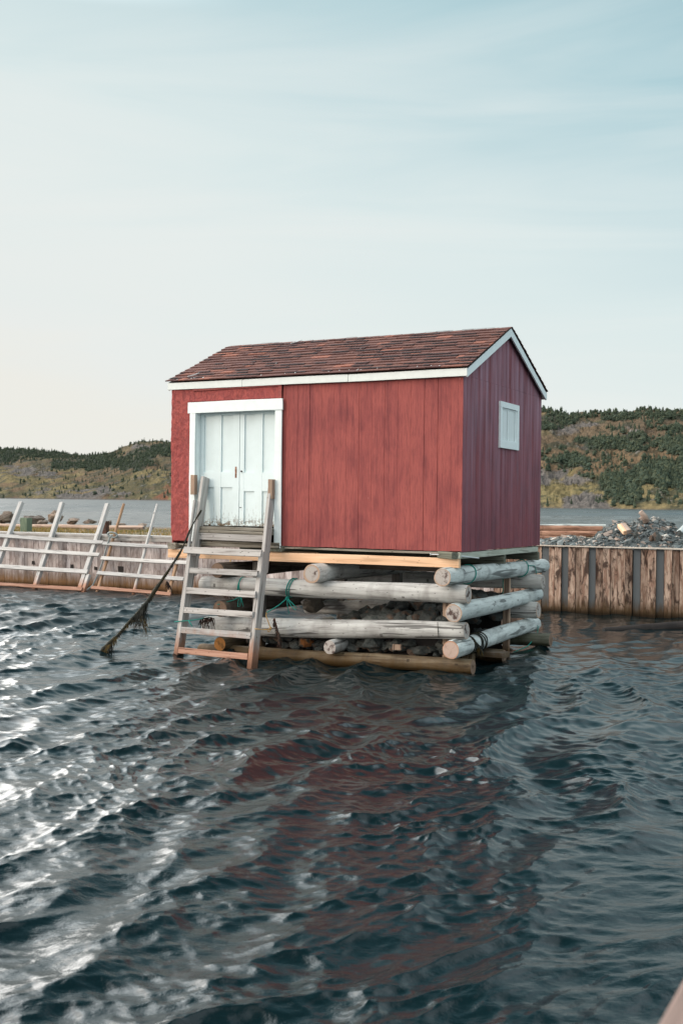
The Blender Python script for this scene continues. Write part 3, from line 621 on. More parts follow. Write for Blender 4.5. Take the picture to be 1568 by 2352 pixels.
beam('corner_strip', (-2.895, -.028, 2.20), (-2.895, -.028, 2.375), .012, .055, M['red'], shed, up=(1, 0, 0), ch=.002)
# gable wall: lower sheets, upper sheets above the seam
MG = Matrix.Translation((-.016, 0, 0)) @ Matrix.Rotation(math.radians(90), 4, 'Z')
AP = 3.285; rise = (AP - 2.50) / (WW / 2)
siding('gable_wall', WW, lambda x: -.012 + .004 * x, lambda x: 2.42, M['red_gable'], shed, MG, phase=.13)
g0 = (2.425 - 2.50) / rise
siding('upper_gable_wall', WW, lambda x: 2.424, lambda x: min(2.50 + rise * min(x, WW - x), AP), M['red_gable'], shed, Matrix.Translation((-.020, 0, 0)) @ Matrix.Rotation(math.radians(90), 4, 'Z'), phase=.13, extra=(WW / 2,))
mb = MB(); mb.box((-.012, .004, 2.419), (-.0045, WW - .004, 2.4235)); mb.build('seam', M['dark'], shed)
siding('rear_wall', LL, lambda x: 0, lambda x: 2.45, M['red'], shed, RX(0, WW - .016, 0, math.pi), phase=.1)
siding('end_wall', WW, lambda x: 0, lambda x: min(2.44 + rise * min(x, WW - x), AP), M['red'], shed, Matrix.Translation((-LL + .016, WW, 0)) @ Matrix.Rotation(math.radians(-90), 4, 'Z'), phase=.1, extra=(WW / 2,))
mb = MB(); mb.box((-LL + .02, .14, 0.0), (-.03, WW - .03, .05)); mb.box((-LL + .03, .135, .05), (-2.88, .15, 2.3)); mb.build('floor', M['dark'], shed)
# roof deck, shingles
OV, OE = .075, .055; ez, rz_ = 2.515, 3.318; hw = WW / 2
sl_ = math.hypot(hw + OE, rz_ - ez); ang = math.atan2(rz_ - ez, hw + OE)
def roof():
    deck = MB()
    for s_ in (1, -1):
        y0 = -OE if s_ > 0 else WW + OE
        q = [(-LL - OV + .004, y0, ez - .012), (OV - .004, y0, ez - .012), (OV - .004, hw, rz_ - .012), (-LL - OV + .004, hw, rz_ - .012)]
        q2 = [(a, b, c - .018) for a, b, c in q]; deck.add(q + q2, [(0, 1, 2, 3), (7, 6, 5, 4), (0, 4, 5, 1), (1, 5, 6, 2), (2, 6, 7, 3), (3, 7, 4, 0)])
    rf = deck.build('roof', M['dark'], shed)
    for s_ in (1, -1):
        mb = MB(); rd = random.Random(21 + s_); ncs = 14; ex = sl_ / ncs; nx, nz = math.cos(ang), math.sin(ang)
        def P(u, d, h):            # d distance up the slope from the eave, h height off the deck
            y = -OE - .018 + d * nx - h * nz; z = ez + d * nz + h * nx
            return (u, y if s_ > 0 else WW - y, z)
        for c in range(ncs):
            d0 = c * ex; d1 = min(d0 + ex * 1.55, sl_ - .005); u = -LL - OV - .012 - rd.uniform(0, .02); end = OV + .012
            while u < end:
                wd = rd.choice((.11, .15, .19, .24, .30)) * rd.uniform(.85, 1.15); u1 = min(u + wd, end + rd.uniform(-.004, .004)); hi = rd.random() < .5
                th = .012 if hi else .006; lift = .003 + rd.uniform(0, .003); dd = d0 + rd.uniform(-.004, .003)
                t = rd.choice((.3, .38, .45, .5, .5, .56, .62, .7, .78)) if rd.random() < .92 else rd.uniform(.84, .95)
                b0 = lift + .010; q = [P(u, dd, b0 - .004), P(u1, dd, b0 - .004), P(u1, dd, b0 + th), P(u, dd, b0 + th), P(u, d1, .001), P(u1, d1, .001)]
                mb.add(q, [(0, 1, 2, 3), (3, 2, 5, 4), (0, 3, 4), (1, 5, 2)], 0, t)
                if rd.random() < .42:
                    q = [P(u + .002, dd + ex * .66, b0 + th * .62 + .0045), P(u1 - .002, dd + ex * .66, b0 + th * .62 + .0045), P(u1 - .002, min(dd + ex * 1.15, sl_ - .02), b0 + th * .2 + .0045), P(u + .002, min(dd + ex * 1.15, sl_ - .02), b0 + th * .2 + .0045)]; mb.add(q, [(0, 1, 2, 3)], 0, 0.0)
                u = u1 + .0015
        for i in range(int((LL + 2 * OV) / .2) + 1):                   # ridge caps
            u = -LL - OV - .01 + i * .2; u1 = min(u + .215, OV + .015); q = []
            for uu, h in ((u, .006), (u1, .010)):
                y, z = hw, rz_; q += [(uu, y, z + h), (uu, y - s_ * .11 * nx, z - .11 * nz + h)]
            mb.add(q, [(0, 1, 3, 2)], 0, rd.uniform(.2, .8))
        if s_ > 0:
            mb.cur = 1
            for k_ in range(20):
                u, d = (rd.uniform(-LL, 0), rd.uniform(.03, .07)) if k_ < 18 else (rd.uniform(-LL, 0), rd.uniform(.2, sl_))
                r_ = rd.uniform(.007, .014); st = rd.uniform(.8, 1.8); n = 9
                vs = [P(u, d, .034)] + [P(u + r_ * math.cos(a_ * 6.283 / n) * rd.uniform(.6, 1.2), d + r_ * st * math.sin(a_ * 6.283 / n) * rd.uniform(.6, 1.2), .027) for a_ in range(n)]
                mb.add(vs, [(0, 1 + a_, 1 + (a_ + 1) % n) for a_ in range(n)], 1)
            for (u0, d0, u1, d1) in ((-3.62, sl_ - .22, -3.50, sl_ - .04), (-4.62, .14, -4.50, .30)):
                mb.tube([P(u0, d0, .034), P((u0 + u1) / 2 + .02, (d0 + d1) / 2, .034), P(u1, d1, .034)], .006, 6)
        mb.build('shingles', [M['shingle'], M['drop']], rf)
roof()
x0 = -LL - OV
for a, b in ((x0, -3.55), (-3.546, -1.75), (-1.746, OV)):
    beam('fascia', (a, -OE + .008, ez - .068 + .002 * math.sin(a)), (b, -OE + .008, ez - .068 + .002 * math.sin(b)), .022, .108, M['fascia'], shed, ch=.003, j=.002)
beam('fascia', (x0, WW + OE - .008, ez - .066), (OV, WW + OE - .008, ez - .066), .022, .106, M['fascia'], shed, ch=.003)
for uu in (OV - .011, x0 + .011):
    for s_ in (1, -1):
        y0 = -OE + .021 if s_ > 0 else WW + OE - .021
        a = Vector((uu, y0, ez - .062)); b = Vector((uu, hw, rz_ - .062)); q = b - a; up = Vector((0, -q.z * (1 if s_ > 0 else 1), abs(q.y)))
        up = Vector((1, 0, 0)).cross(q) * (1 if s_ > 0 else -1); mb = MB()
        # plumb-cut board so that both rakes meet at the apex
        th = .022; h = .112; du = OV - .0 if uu > 0 else 0
        vs = []
        for sx in (-th / 2, th / 2):
            vs += [(uu + sx, y0, ez - .018), (uu + sx, y0, ez - .018 - h * 1.0), (uu + sx, hw, rz_ - .016 - h * 1.08), (uu + sx, hw, rz_ - .016)]
        mb.add(vs, [(0, 1, 2, 3), (7, 6, 5, 4), (0, 4, 5, 1), (1, 5, 6, 2), (2, 6, 7, 3), (3, 7, 4, 0)])
        o = mb.build('rake_board', M['white'], shed); bm = bmesh.new(); bm.from_mesh(o.data); bmesh.ops.recalc_face_normals(bm, faces=bm.faces[:]); bm.to_mesh(o.data); bm.free()
# door frame and the two leaves
fr = empty('door_frame', Matrix.Identity(4), None, None); fr.parent = shed; fr.matrix_local = Matrix.Identity(4)
fr_ = []
beam('head_board', (-4.535, -.045, 2.103), (-2.835, -.045, 2.106), .030, .170, M['white'], fr, ch=.004)
beam('side_board', (-4.445, -.043, .035), (-4.445, -.043, 2.017), .026, .105, M['white'], fr, up=(1, 0, 0), ch=.004)
beam('side_board', (-2.905, -.043, -.03), (-2.905, -.043, 2.017), .026, .118, M['white'], fr, up=(1, 0, 0), ch=.004)
beam('jamb', (-4.402, .037, .28), (-4.402, .037, 2.035), .130, .022, M['white'], fr, up=(1, 0, 0), ch=.002)
beam('jamb', (-2.952, .037, .10), (-2.952, .037, 2.035), .130, .022, M['white'], fr, up=(1, 0, 0), ch=.002)
beam('top_jamb', (-4.39, .040, 2.052), (-2.965, .040, 2.052), .124, .022, M['white'], fr, ch=.002)
def leaf(u0, u1, stiles, lock, meet=False):
    d = bpy.data.objects.new('door_leaf', None); COL.objects.link(d); d.parent = shed; d.matrix_local = Matrix.Identity(4)
    v0 = .084; zb, zt = .285, 2.036; mb = MB()
    us = [u0] + [x for s_ in stiles for x in s_] + [u1]
    # stiles (full height members) and rails between them
    for a, b in zip(us[0::2], us[1::2]): mb.box((a, v0, zb), (b, v0 + .035, zt), j=.0015)
    for a, b in zip(us[1::2], us[2::2]):
        mb.box((a, v0 + .002, lock[0]), (b, v0 + .034, lock[1])); mb.box((a, v0 + .002, zb), (b, v0 + .034, zb + .035)); mb.box((a, v0 + .002, zt - .05), (b, v0 + .034, zt))
    mb.build('door_rails', M['door'], d); mb = MB()
    for a, b in zip(us[1::2], us[2::2]):
        for z0, z1 in ((zb + .035, lock[0]), (lock[1], zt - .05)): mb.box((a + .001, v0 + .022, z0), (b - .001, v0 + .030, z1))
    mb.build('door_panel', M['door'], d); return d
lf = leaf(-4.388, -3.672, [(-4.325, -4.13), (-4.005, -3.79)], (.875, 1.11))
lf2 = leaf(-3.662, -2.966, [(-3.585, -3.40), (-3.262, -3.04)], (.815, 1.10))
mb = MB(); mb.tube([(-3.73, .082, 1.14), (-3.73, .068, 1.14)], .012, 10); mb.box((-3.745, .080, 1.02), (-3.715, .0835, 1.19)); mb.build('rusty_lock_plate', M['drift_red'], lf)
mb = MB(); mb.tube([(-3.625, .083, 1.12), (-3.625, .064, 1.12)], .012, 10); mb.build('key_hole', M['dark'], lf2)
mb = MB(); mb.box((-3.66, .0805, .56), (-3.62, .0835, .57)); mb.build('latch', M['dark'], lf2)
# gable window
win = bpy.data.objects.new('window', None); COL.objects.link(win); win.parent = shed; win.matrix_local = Matrix.Translation((0, 0, 0))
wa, wb, za, zb_ = 1.425, 2.275, 1.497, 2.187
def wbar(nm, y0, y1, z0, z1, x0_, x1_, mt=None):
    mb = MB(); mb.box((x0_, y0, z0), (x1_, y1, z1), j=.0015); return mb.build(nm, mt or M['white'], win)
wbar('window_frame', wa, wb, zb_ - .085, zb_, .001, .034); wbar('window_frame', wa, wb, za, za + .12, .001, .034)
wbar('window_frame', wa + .002, wa + .088, za + .121, zb_ - .086, .001, .032); wbar('window_frame', wb - .088, wb - .002, za + .121, zb_ - .086, .001, .032)
wbar('mullion', wa + .36, wa + .385, za + .122, zb_ - .087, .003, .020); wbar('sash', wb - .145, wb - .09, za + .122, zb_ - .087, .003, .016); wbar('sash', wa + .09, wa + .105, za + .122, zb_ - .087, .003, .016)
wbar('sash', wa + .106, wb - .146, zb_ - .110, zb_ - .088, .003, .014)
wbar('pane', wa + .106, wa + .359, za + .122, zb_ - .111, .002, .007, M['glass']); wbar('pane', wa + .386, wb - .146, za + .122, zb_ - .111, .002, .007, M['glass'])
# sill timbers under the walls
beam('sill_beam', (-.035, -.03, -.062), (-.035, WW - .06, -.060), .05, .088, M['sill'], shed, ch=.006)
beam('sill_beam', (-LL + .05, .02, -.02), (-.03, .02, -.034), .035, .03, M['stair'], shed, ch=.004)
beam('skid', (-.33, .03, -.055), (-.06, -.09, -.060), .11, .095, M['log_green'], shed, ch=.01)
beam('skid', (-2.95, -.06, -.045), (-2.95, WW, -.045), .30, .085, M['log_green'], shed, ch=.03, j=.008)
beam('skid', (-4.80, -.07, -.035), (-4.80, WW, -.035), .16, .09, M['stair'], shed, ch=.02, j=.006)
mb = MB(); mb.tube([(-.42, -.10, -.052), (-.30, -.08, -.052)], .009, 10); mb.tube([(-.425, -.102, -.052), (-.412, -.098, -.052)], .017, 6); mb.tube([(-.06, -.05, -.06), (.14, .30, -.10)], .009, 10); mb.build('bolt', M['metal'], shed)

# steps below the door
st = empty('door_steps', HM @ Matrix.Translation((-3.66, -.1, 0)), 'stack of grey mossy boards forming a doorstep under the white double door', 'step')
T0 = Matrix.Translation((3.66, .1, 0))
for (a, b, wd, h_) in (((-4.33, -.02, .245), (-2.97, -.02, .235), .24, .048), ((-4.33, -.045, .195), (-2.97, -.045, .187), .24, .044), ((-4.33, -.13, .120), (-2.98, -.13, .112), .05, .105), ((-4.34, -.06, .015), (-2.86, -.06, .010), .05, .085)):
    beam('tread' if wd > .1 else 'riser', a, b, wd, h_, M['stair'] if h_ < .1 else M['ladder'], st, M0=T0, ch=.006, j=.004)

# ------------------------------------------------------------------ carrier beams and log crib
crib = empty('log_crib', HM @ Matrix.Translation((-2.1, 1.7, -1.66)), 'crib of stacked pale weathered logs carrying the red shed above the water', 'log crib')
TC = Matrix.Translation((2.1, -1.7, 1.66))
cb = empty('carrier_beams', HM @ Matrix.Translation((-2.4, 1.7, -.17)), 'fresh orange timber beam lying along the logs under the shed front', 'beam'); cb.name = 'timber_beam'
beam('face_board', (-4.92, .02, -.165), (-.03, .02, -.163), .062, .132, M['fresh'], cb, M0=Matrix.Translation((2.4, -1.7, .17)), ch=.004, seg=10)
beam('top_board', (-3.95, .30, -.120), (-2.4, .30, -.120), .05, .07, M['fresh'], cb, M0=Matrix.Translation((2.4, -1.7, .17)), ch=.004)
for v_, lb in ((1.76, 'brown treated beam under the middle of the shed, end showing below the gable'), (3.40, 'brown treated beam under the rear edge of the shed')):
    o = beam('treated_beam', (-4.7, v_, -.17), (.005, v_, -.17), .09, .135, M['log_green'], None, M0=HM, ch=.006); tag(o, lb, 'beam', None)
def cl(nm, a, b, r0, r1, mt='log', en='end', kn=13): return logm('log', a, b, r0, r1, [M[mt], M[en]], crib, kn, M0=TC)
# tier A (across), B (along), C, D, E, F
cl('log', (-.150, -.30, -.345), (-.15, 4.15, -.370), .128, .118, 'log_pale', 'end')
cl('log', (-2.17, -.30, -.372), (-2.20, 3.6, -.372), .142, .128, 'log', 'end')
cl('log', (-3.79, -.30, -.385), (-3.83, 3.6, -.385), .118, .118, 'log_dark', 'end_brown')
cl('log', (.095, .03, -.592), (-4.27, .03, -.632), .130, .130, 'log', 'end')
cl('log', (.14, 3.22, -.588), (-4.2, 3.22, -.62), .118, .12, 'log', 'end')
cl('log', (-.025, -.20, -.836), (-.10, 3.68, -.822), .130, .112, 'log_pale', 'end')
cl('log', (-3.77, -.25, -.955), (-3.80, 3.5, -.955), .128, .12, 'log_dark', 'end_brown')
cl('log', (.072, .03, -1.090), (-4.20, .03, -1.270), .122, .150, 'log', 'end')
cl('log', (.14, 3.0, -1.02), (-4.1, 3.0, -1.18), .135, .13, 'log', 'end')
cl('log', (-.04, -.25, -1.330), (-.10, 3.55, -1.290), .126, .116, 'log_pale', 'end_plain')
cl('log', (-1.92, -.20, -1.420), (-1.95, 3.3, -1.400), .102, .10, 'log', 'end')
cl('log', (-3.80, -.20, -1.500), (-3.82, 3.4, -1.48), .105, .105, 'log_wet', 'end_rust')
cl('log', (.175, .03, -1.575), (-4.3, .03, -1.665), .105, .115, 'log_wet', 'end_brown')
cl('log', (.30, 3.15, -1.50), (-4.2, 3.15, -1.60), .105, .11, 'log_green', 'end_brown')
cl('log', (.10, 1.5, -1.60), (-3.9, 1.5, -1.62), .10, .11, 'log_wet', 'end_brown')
for (u, v_, mt, wd) in ((-.28, .24, 'post_pale', .13), (-3.42, .30, 'post', .17), (-.20, 2.45, 'post_pale', .10), (-3.4, 3.0, 'post', .15), (-2.3, 2.9, 'post', .15)):
    beam('corner_post', (u, v_, -1.95), (u, v_, -.26), wd, wd * .8, M[mt], crib, up=(0, 1, 0), M0=TC)
beam('cross_board', (-4.0, 2.5, -.28), (-.1, 2.2, -.28), .2, .06, M['log_dark'], crib, M0=TC)
beam('cross_board', (-4.0, 1.1, -.30), (-.1, 1.0, -.30), .16, .1, M['log_dark'], crib, M0=TC)
# low timber stubs poking out beside the crib
o = beam('timber_stub', (-.2, 1.28, -1.545), (.22, 1.28, -1.545), .26, .075, M['post'], None, M0=HM); tag(o, 'short grey plank stub sticking out low beside the right side of the crib', 'plank')
o = beam('timber_block', (-.12, .62, -1.7), (-.12, .62, -1.42), .16, .12, M['log_wet'], None, M0=HM, up=(0, 1, 0)); tag(o, 'stained upright wooden block at the waterline under the lowest right log', 'block')
o = beam('pale_block', (-.98, .06, -1.425), (-.98, .06, -1.345), .05, .13, M['post_pale'], None, M0=HM, up=(1, 0, 0)); tag(o, 'small pale wooden block standing on the waterline log', 'block')

# ------------------------------------------------------------------ ballast rocks inside the crib
rm = [rock_mesh(s_) for s_ in range(12)]
for m_ in rm: m_.materials.append(M['rock'])
rd = random.Random(17); nrock = 0
def put_rock(u, v_, w_, r, label='dark angular rock in the ballast heaped inside the log crib', group='ballast rocks inside the crib', mesh=None, M_=None, rot=None):
    o = bpy.data.objects.new('rock', mesh or rd.choice(rm)); COL.objects.link(o)
    o.matrix_world = (M_ or HM) @ Matrix.Translation((u, v_, w_)) @ Matrix.Rotation(rd.uniform(0, 6.28), 4, 'Z') @ Matrix.Rotation(rd.uniform(-.4, .4), 4, 'X') @ Matrix.Diagonal((r * rd.uniform(.9, 1.3), r * rd.uniform(.8, 1.1), r * rd.uniform(.7, 1.0), 1))
    return tag(o, label, 'rock', group)
def pile_h(u, v_):
    h = -1.44 + .62 * sstep(-3.4, -.9, u) * (1 - .35 * sstep(1.0, 0.1, v_)) + .06 * mnoise.noise(Vector((u * 2, v_ * 2, 0))); return float(h)
g_ = .225
for i in range(int(3.4 / g_)):
    for j in range(int(2.7 / g_)):
        u = -3.5 + i * g_ + rd.uniform(-.05, .05); v_ = .30 + j * g_ + rd.uniform(-.05, .05)
        if v_ > 1.3 and u < -1.1 and rd.random() < .35: continue
        put_rock(u, v_, pile_h(u, v_), rd.uniform(.11, .20))
for i in range(34):
    put_rock(-3.1 + i * .088 + rd.uniform(-.04, .04), .20 + rd.uniform(0, .12), -1.45 + rd.uniform(-.07, .10), rd.uniform(.08, .17))
for i in range(16):
    put_rock(-.36 + rd.uniform(-.04, .04), .45 + i * .16, -1.02 + rd.uniform(-.35, .12), rd.uniform(.08, .15))
put_rock(-1.42, .16, -1.36, .20, 'large flat grey-green rock wedged under the lower front log of the crib', None)
ro = [rock_mesh(40), rock_mesh(41)]
for m_ in ro: m_.materials.append(M['rock_orange'])
put_rock(-2.55, .22, -1.42, .19, 'large orange-brown rock low in the crib behind the ladder side', None, ro[0])
put_rock(-2.72, .75, -.92, .25, 'long dark rock with an orange patch lying between the two front logs', None, ro[1])
put_rock(-.90, 2.6, -.80, .12, 'bright orange rock high at the back of the ballast', None, ro[0])
put_rock(-.22, 1.0, -.72, .085, 'small rust-red rock lying on top beside the right-hand logs', None, ro[1])
mb = MB()
# dark core of the heap so no light leaks through between the rocks
xs = np.linspace(-3.4, -.35, 30); ys = np.linspace(.38, 2.7, 24); vs = []
for x in xs:
    for y in ys: vs.append((x, y, pile_h(x, y) - .10 if .4 < y < 2.68 else -1.9))
mb.add(vs, [(i * 24 + j, (i + 1) * 24 + j, (i + 1) * 24 + j + 1, i * 24 + j + 1) for i in range(29) for j in range(23)])
tag(mb.build('infill', M['dark'], None, HM.copy()), 'dark gravel sheet added under the ballast rocks in the crib to block light', 'infill', kind='stuff')

# ------------------------------------------------------------------ ladder
lad = empty('ladder', HM @ Matrix.Translation((-3.6, -.75, -1.66)), 'weathered grey wooden ladder leaning from the water up to the shed door', 'ladder')
TL = Matrix.Translation((3.6, .75, 1.66))
Lf, Lt = Vector((-4.300, -.66, -1.654)), Vector((-4.262, -.13, 1.053)); Rf, Rt = Vector((-2.870, -.86, -1.66)), Vector((-3.030, -.13, .977))
def al(a, b, t): return a + (b - a) * t
nrmL = (Rf - Lf).cross(Lt - Lf).normalized()
if nrmL.y > 0: nrmL = -nrmL
def ladp(X, Y): # crop pixel -> ladder plane, in shed coordinates
    px, py = (X / 2.613 + 650) / 1.7418, (Y / 2.613 + 1850) / 1.7418
    P = HM @ Lf; n = (HM.to_3x3() @ nrmL).normalized(); return HI @ onplane(px, py, P, n)
def stile(nm, a, b, wd, dp, off, mt='ladder', seg=8, taper=False):
    d = (b - a).normalized(); x = Vector((1, 0, 0)); fwd = nrmL
    sgn = a + fwd * off; sgb = b + fwd * off
    return beam(nm, sgn, sgb, dp, wd, M[mt], lad, up=(1, 0, 0), M0=TL, ch=.006, j=.004, seg=seg)
Lfe = Lf + (Lf - Lt) * .2; Rfe = Rf + (Rf - Rt) * .2
l_mid = ladp(245, 1010); r_mid = ladp(1010, 1037)
stile('stile', Lfe, al(Lf, Lt, .565), .072, .17, -.085); stile('stile', Rfe, al(Rf, Rt, .60), .078, .17, -.085)
stile('stile_extension', al(Lf, Lt, .45), Lt, .055, .17, -.145); stile('stile_extension', al(Rf, Rt, .50), Rt, .055, .16, -.125)
stile('stile_extension', al(Lf, Lt, .58) + Vector((-.035, 0, 0)), al(Lf, Lt, .86) + Vector((-.03, 0, 0)), .035, .05, -.03)
for i, (x0_, y0_, x1_, y1_, h_) in enumerate(((243, 918, 1045, 955, .100), (252, 1127, 985, 1160, .088), (228, 1336, 962, 1378, .092), (205, 1541, 935, 1592, .088), (180, 1750, 912, 1808, .094), (152, 1963, 882, 2027, .092))):
    a, b = ladp(x0_, y0_), ladp(x1_, y1_); off = nrmL * (.025 if i == 0 else -.03)
    beam('rung', a + off, b + off, .036, h_, M['rack_low'] if i == 5 else M['ladder'], lad, up=(nrmL.cross(b - a)) * (1 if nrmL.cross(b - a).z > 0 else -1), M0=TL, ch=.004, j=.003)
beam('rung_support', ladp(262, 962) + nrmL * -.06, ladp(345, 965) + nrmL * -.06, .09, .03, M['ladder'], lad, M0=TL)
for (a, b, lb) in (((-4.375, -.10, .76), (-4.375, -.10, 1.06), 'short fresh wooden cleat nailed to the left door jamb behind the ladder'), ((-2.985, -.10, .70), (-2.985, -.10, .99), 'short tan wooden cleat nailed to the right door jamb beside the ladder')):
    o = beam('cleat', a, b, .08, .075, M['post_pale'], None, up=(1, 0, 0), M0=HM, ch=.004); tag(o, lb, 'cleat')

# ------------------------------------------------------------------ ropes and seaweed
def loop(mb, c, r, axis, rope=.008, tilt=0.0, n=36, a0=0, a1=6.283):
    pts = []
    for i in range(n + 1):
        a = a0 + (a1 - a0) * i / n
        if axis == 'u': p = (c[0] + tilt * math.sin(a), c[1] + r * math.cos(a), c[2] + r * math.sin(a))
        else: p = (c[0] + r * math.cos(a), c[1] + tilt * math.sin(a), c[2] + r * math.sin(a))
        pts.append(p)
    mb.tube(pts, rope, 7)
def knot(mb, c, s_=.02):
    for i in range(3): mb.tube([(c[0] + s_ * math.cos(a + i) * (1, .5, .8)[i], c[1] + s_ * .7 * math.sin(a * 1.3 + i), c[2] + s_ * math.sin(a + i * 2)) for a in np.linspace(0, 6.3, 14)], .007, 6)
def weed(mb, path, n, ln, wd=.008, seed=0, up=.15):
    rd2 = random.Random(seed); path = [Vector(p) for p in path]
    for i in range(n):
        s_ = rd2.random() * (len(path) - 1); k_ = min(int(s_), len(path) - 2); p = path[k_].lerp(path[k_ + 1], s_ - k_)
        L_ = (ln(s_ / (len(path) - 1)) if callable(ln) else ln) * rd2.uniform(.3, 1.1); a = rd2.uniform(0, 6.28); side = Vector((math.cos(a), math.sin(a), 0)); pts = []
        q = p + side * rd2.uniform(0, .012); d = Vector((side.x * .4, side.y * .4, -1 + rd2.uniform(0, up * 3))).normalized()
        for j in range(5): pts.append(q.copy()); q = q + d * L_ / 4; d = (d + Vector((rd2.uniform(-.3, .3), rd2.uniform(-.3, .3), -.35))).normalized()
        w_ = wd * rd2.uniform(.5, 1.4); mb.tube(pts, lambda t, w_=w_: w_ * (1 - .8 * t) * .5 + .0008, 4)
def rope_obj(nm, fn, mt, label, M_=HM, extra=None, cat='rope'):
    mb = MB(); fn(mb); o = mb.build(nm, mt, None, M_.copy(), True); tag(o, label, cat); return o
def f1(mb):
    loop(mb, (-3.55, .03, -.628), .137, 'u', .009, .02); loop(mb, (-3.53, .03, -.628), .139, 'u', .008, -.015); c = (-3.53, -.05, -.775); knot(mb, c)
    mb.tube([c, (-3.62, -.10, -.83), (-3.80, -.28, -.90)], .007, 6); mb.tube([c, (-3.50, -.07, -.84), (-3.47, -.07, -.93)], .006, 6); mb.tube([c, (-3.565, -.07, -.85), (-3.57, -.07, -.93), (-3.53, -.07, -.93), (-3.52, -.07, -.85), c], .006, 6)
rope_obj('rope', f1, M['teal'], 'teal rope looped round the top front log behind the ladder rungs')
def f2(mb):
    loop(mb, (-2.70, .03, -.615), .139, 'u', .009, .03); loop(mb, (-2.66, .03, -.615), .139, 'u', .008, .035); c = (-2.72, -.05, -.765); knot(mb, c)
    mb.tube([c, (-2.82, -.12, -.87), (-2.92, -.30, -.97)], .008, 6); mb.tube([c, (-2.70, -.08, -.86), (-2.67, -.08, -.99)], .006, 6); mb.tube([c, (-2.62, -.08, -.83), (-2.54, -.08, -.90), (-2.56, -.08, -.93), (-2.64, -.08, -.87), c], .007, 6)
rope_obj('rope', f2, M['teal'], 'teal rope knotted round the top front log just right of the ladder')
rope_obj('rope', lambda mb: (loop(mb, (-.15, .60, -.348), .136, 'v', .008, .04), loop(mb, (-.15, .61, -.348), .136, 'v', .007, .05)), M['teal'], 'teal rope loop round the near end of the top right-hand log')
rope_obj('rope', lambda mb: (loop(mb, (-.15, 2.95, -.362), .134, 'v', .008, .05), mb.tube([(-.03, 2.98, -.31), (-.02, 3.28, -.33), (-.01, 3.36, -.45), (-.05, 3.38, -.55)], .006, 6)), M['teal'], 'teal rope loop round the far end of the top right-hand log')
rope_obj('rope', lambda mb: (mb.tube([(-.06, 3.30, -1.18), (.03, 3.34, -1.32), (.05, 3.25, -1.45), (.0, 2.9, -1.60), (-.15, 2.6, -1.68)], .008, 6)), M['teal'], 'dark teal rope hanging from the far end of the lowest right log into the water')
rope_obj('rope', lambda mb: mb.tube([(-.24, 2.38, -.45), (-.235, 2.37, -.6), (-.24, 2.38, -.78)], .007, 6), M['teal'], 'short teal rope hanging beside the pale post on the right side of the crib')
def f3(mb):
    for v_, t_ in ((.35, .03), (.40, -.02), (.62, .04), (.68, .0), (.78, -.03), (.84, .03)): loop(mb, (-.05, v_, -1.326), .134, 'v', .009, t_)
    mb.tube([(.04, .34, -1.22), (.07, .45, -1.30), (.08, .60, -1.38), (.07, .7, -1.5)], .009, 6)
o = rope_obj('rope', f3, M['rope'], 'black rope wound several times round the lowest right log with seaweed caught in it')
mb = MB(); weed(mb, [(.06, .36, -1.25), (.08, .50, -1.36), (.08, .62, -1.42)], 60, .13, .012, 3); q = mb.build('seaweed', M['weed'], o)
rope_obj('rope', lambda mb: mb.tube([(-.30, -.097, -.98), (-.29, -.103, -1.10), (-.285, -.085, -1.20)], .005, 5), M['rope'], 'thin black cord hanging down the lower front log near its right end')
# teal lashing on the ladder with seaweed bunches
def f5(mb):
    a = ladp(130, 1668) + nrmL * .01; b = ladp(200, 1660) + nrmL * .01; c = ladp(250, 1650); d = ladp(310, 1635); e = ladp(400, 1600)
    mb.tube([a, b], .007, 6); mb.tube([b, c + nrmL * -.05, d + nrmL * -.1, e + nrmL * -.2], .007, 6); mb.tube([c + nrmL * -.05, ladp(290, 1710) + nrmL * -.05], .007, 6)
o = rope_obj('rope', f5, M['teal'], 'thin teal line tied round the left ladder stile with dark seaweed hanging from it')
mb = MB(); weed(mb, [ladp(340, 1640) + nrmL * -.12, ladp(375, 1612) + nrmL * -.15, ladp(400, 1600) + nrmL * -.2, ladp(440, 1610) + nrmL * -.2], 46, .20, .014, 5); mb.build('seaweed', M['weed_dark'], o)
def f6(mb):
    a = ladp(965, 1740) + nrmL * .005; mb.tube([a, ladp(1012, 1740) + nrmL * -.1], .007, 6); loop(mb, ladp(1030, 1730) + nrmL * -.2, .035, 'u', .006, .02)
    mb.tube([(-2.92, -.30, -.97), (-2.93, -.30, -1.02), ladp(1030, 1730) + nrmL * -.2 + Vector((0, .035, 0)), ladp(1012, 1740) + nrmL * -.1], .008, 6)
o = rope_obj('rope', f6, M['rope_yellow'], 'frayed yellowish rope with a thick clump of dark seaweed hanging by the right ladder stile')
mb = MB(); pth = [ladp(1055, 1610) + nrmL * -.25, ladp(1075, 1700) + nrmL * -.25, ladp(1105, 1800) + nrmL * -.25, ladp(1110, 1890) + nrmL * -.25]
mb.tube(pth, lambda t: .014 + .010 * math.sin(t * 9) ** 2, 7); weed(mb, pth, 150, .085, .010, 8); mb.build('seaweed', M['weed_dark'], o)
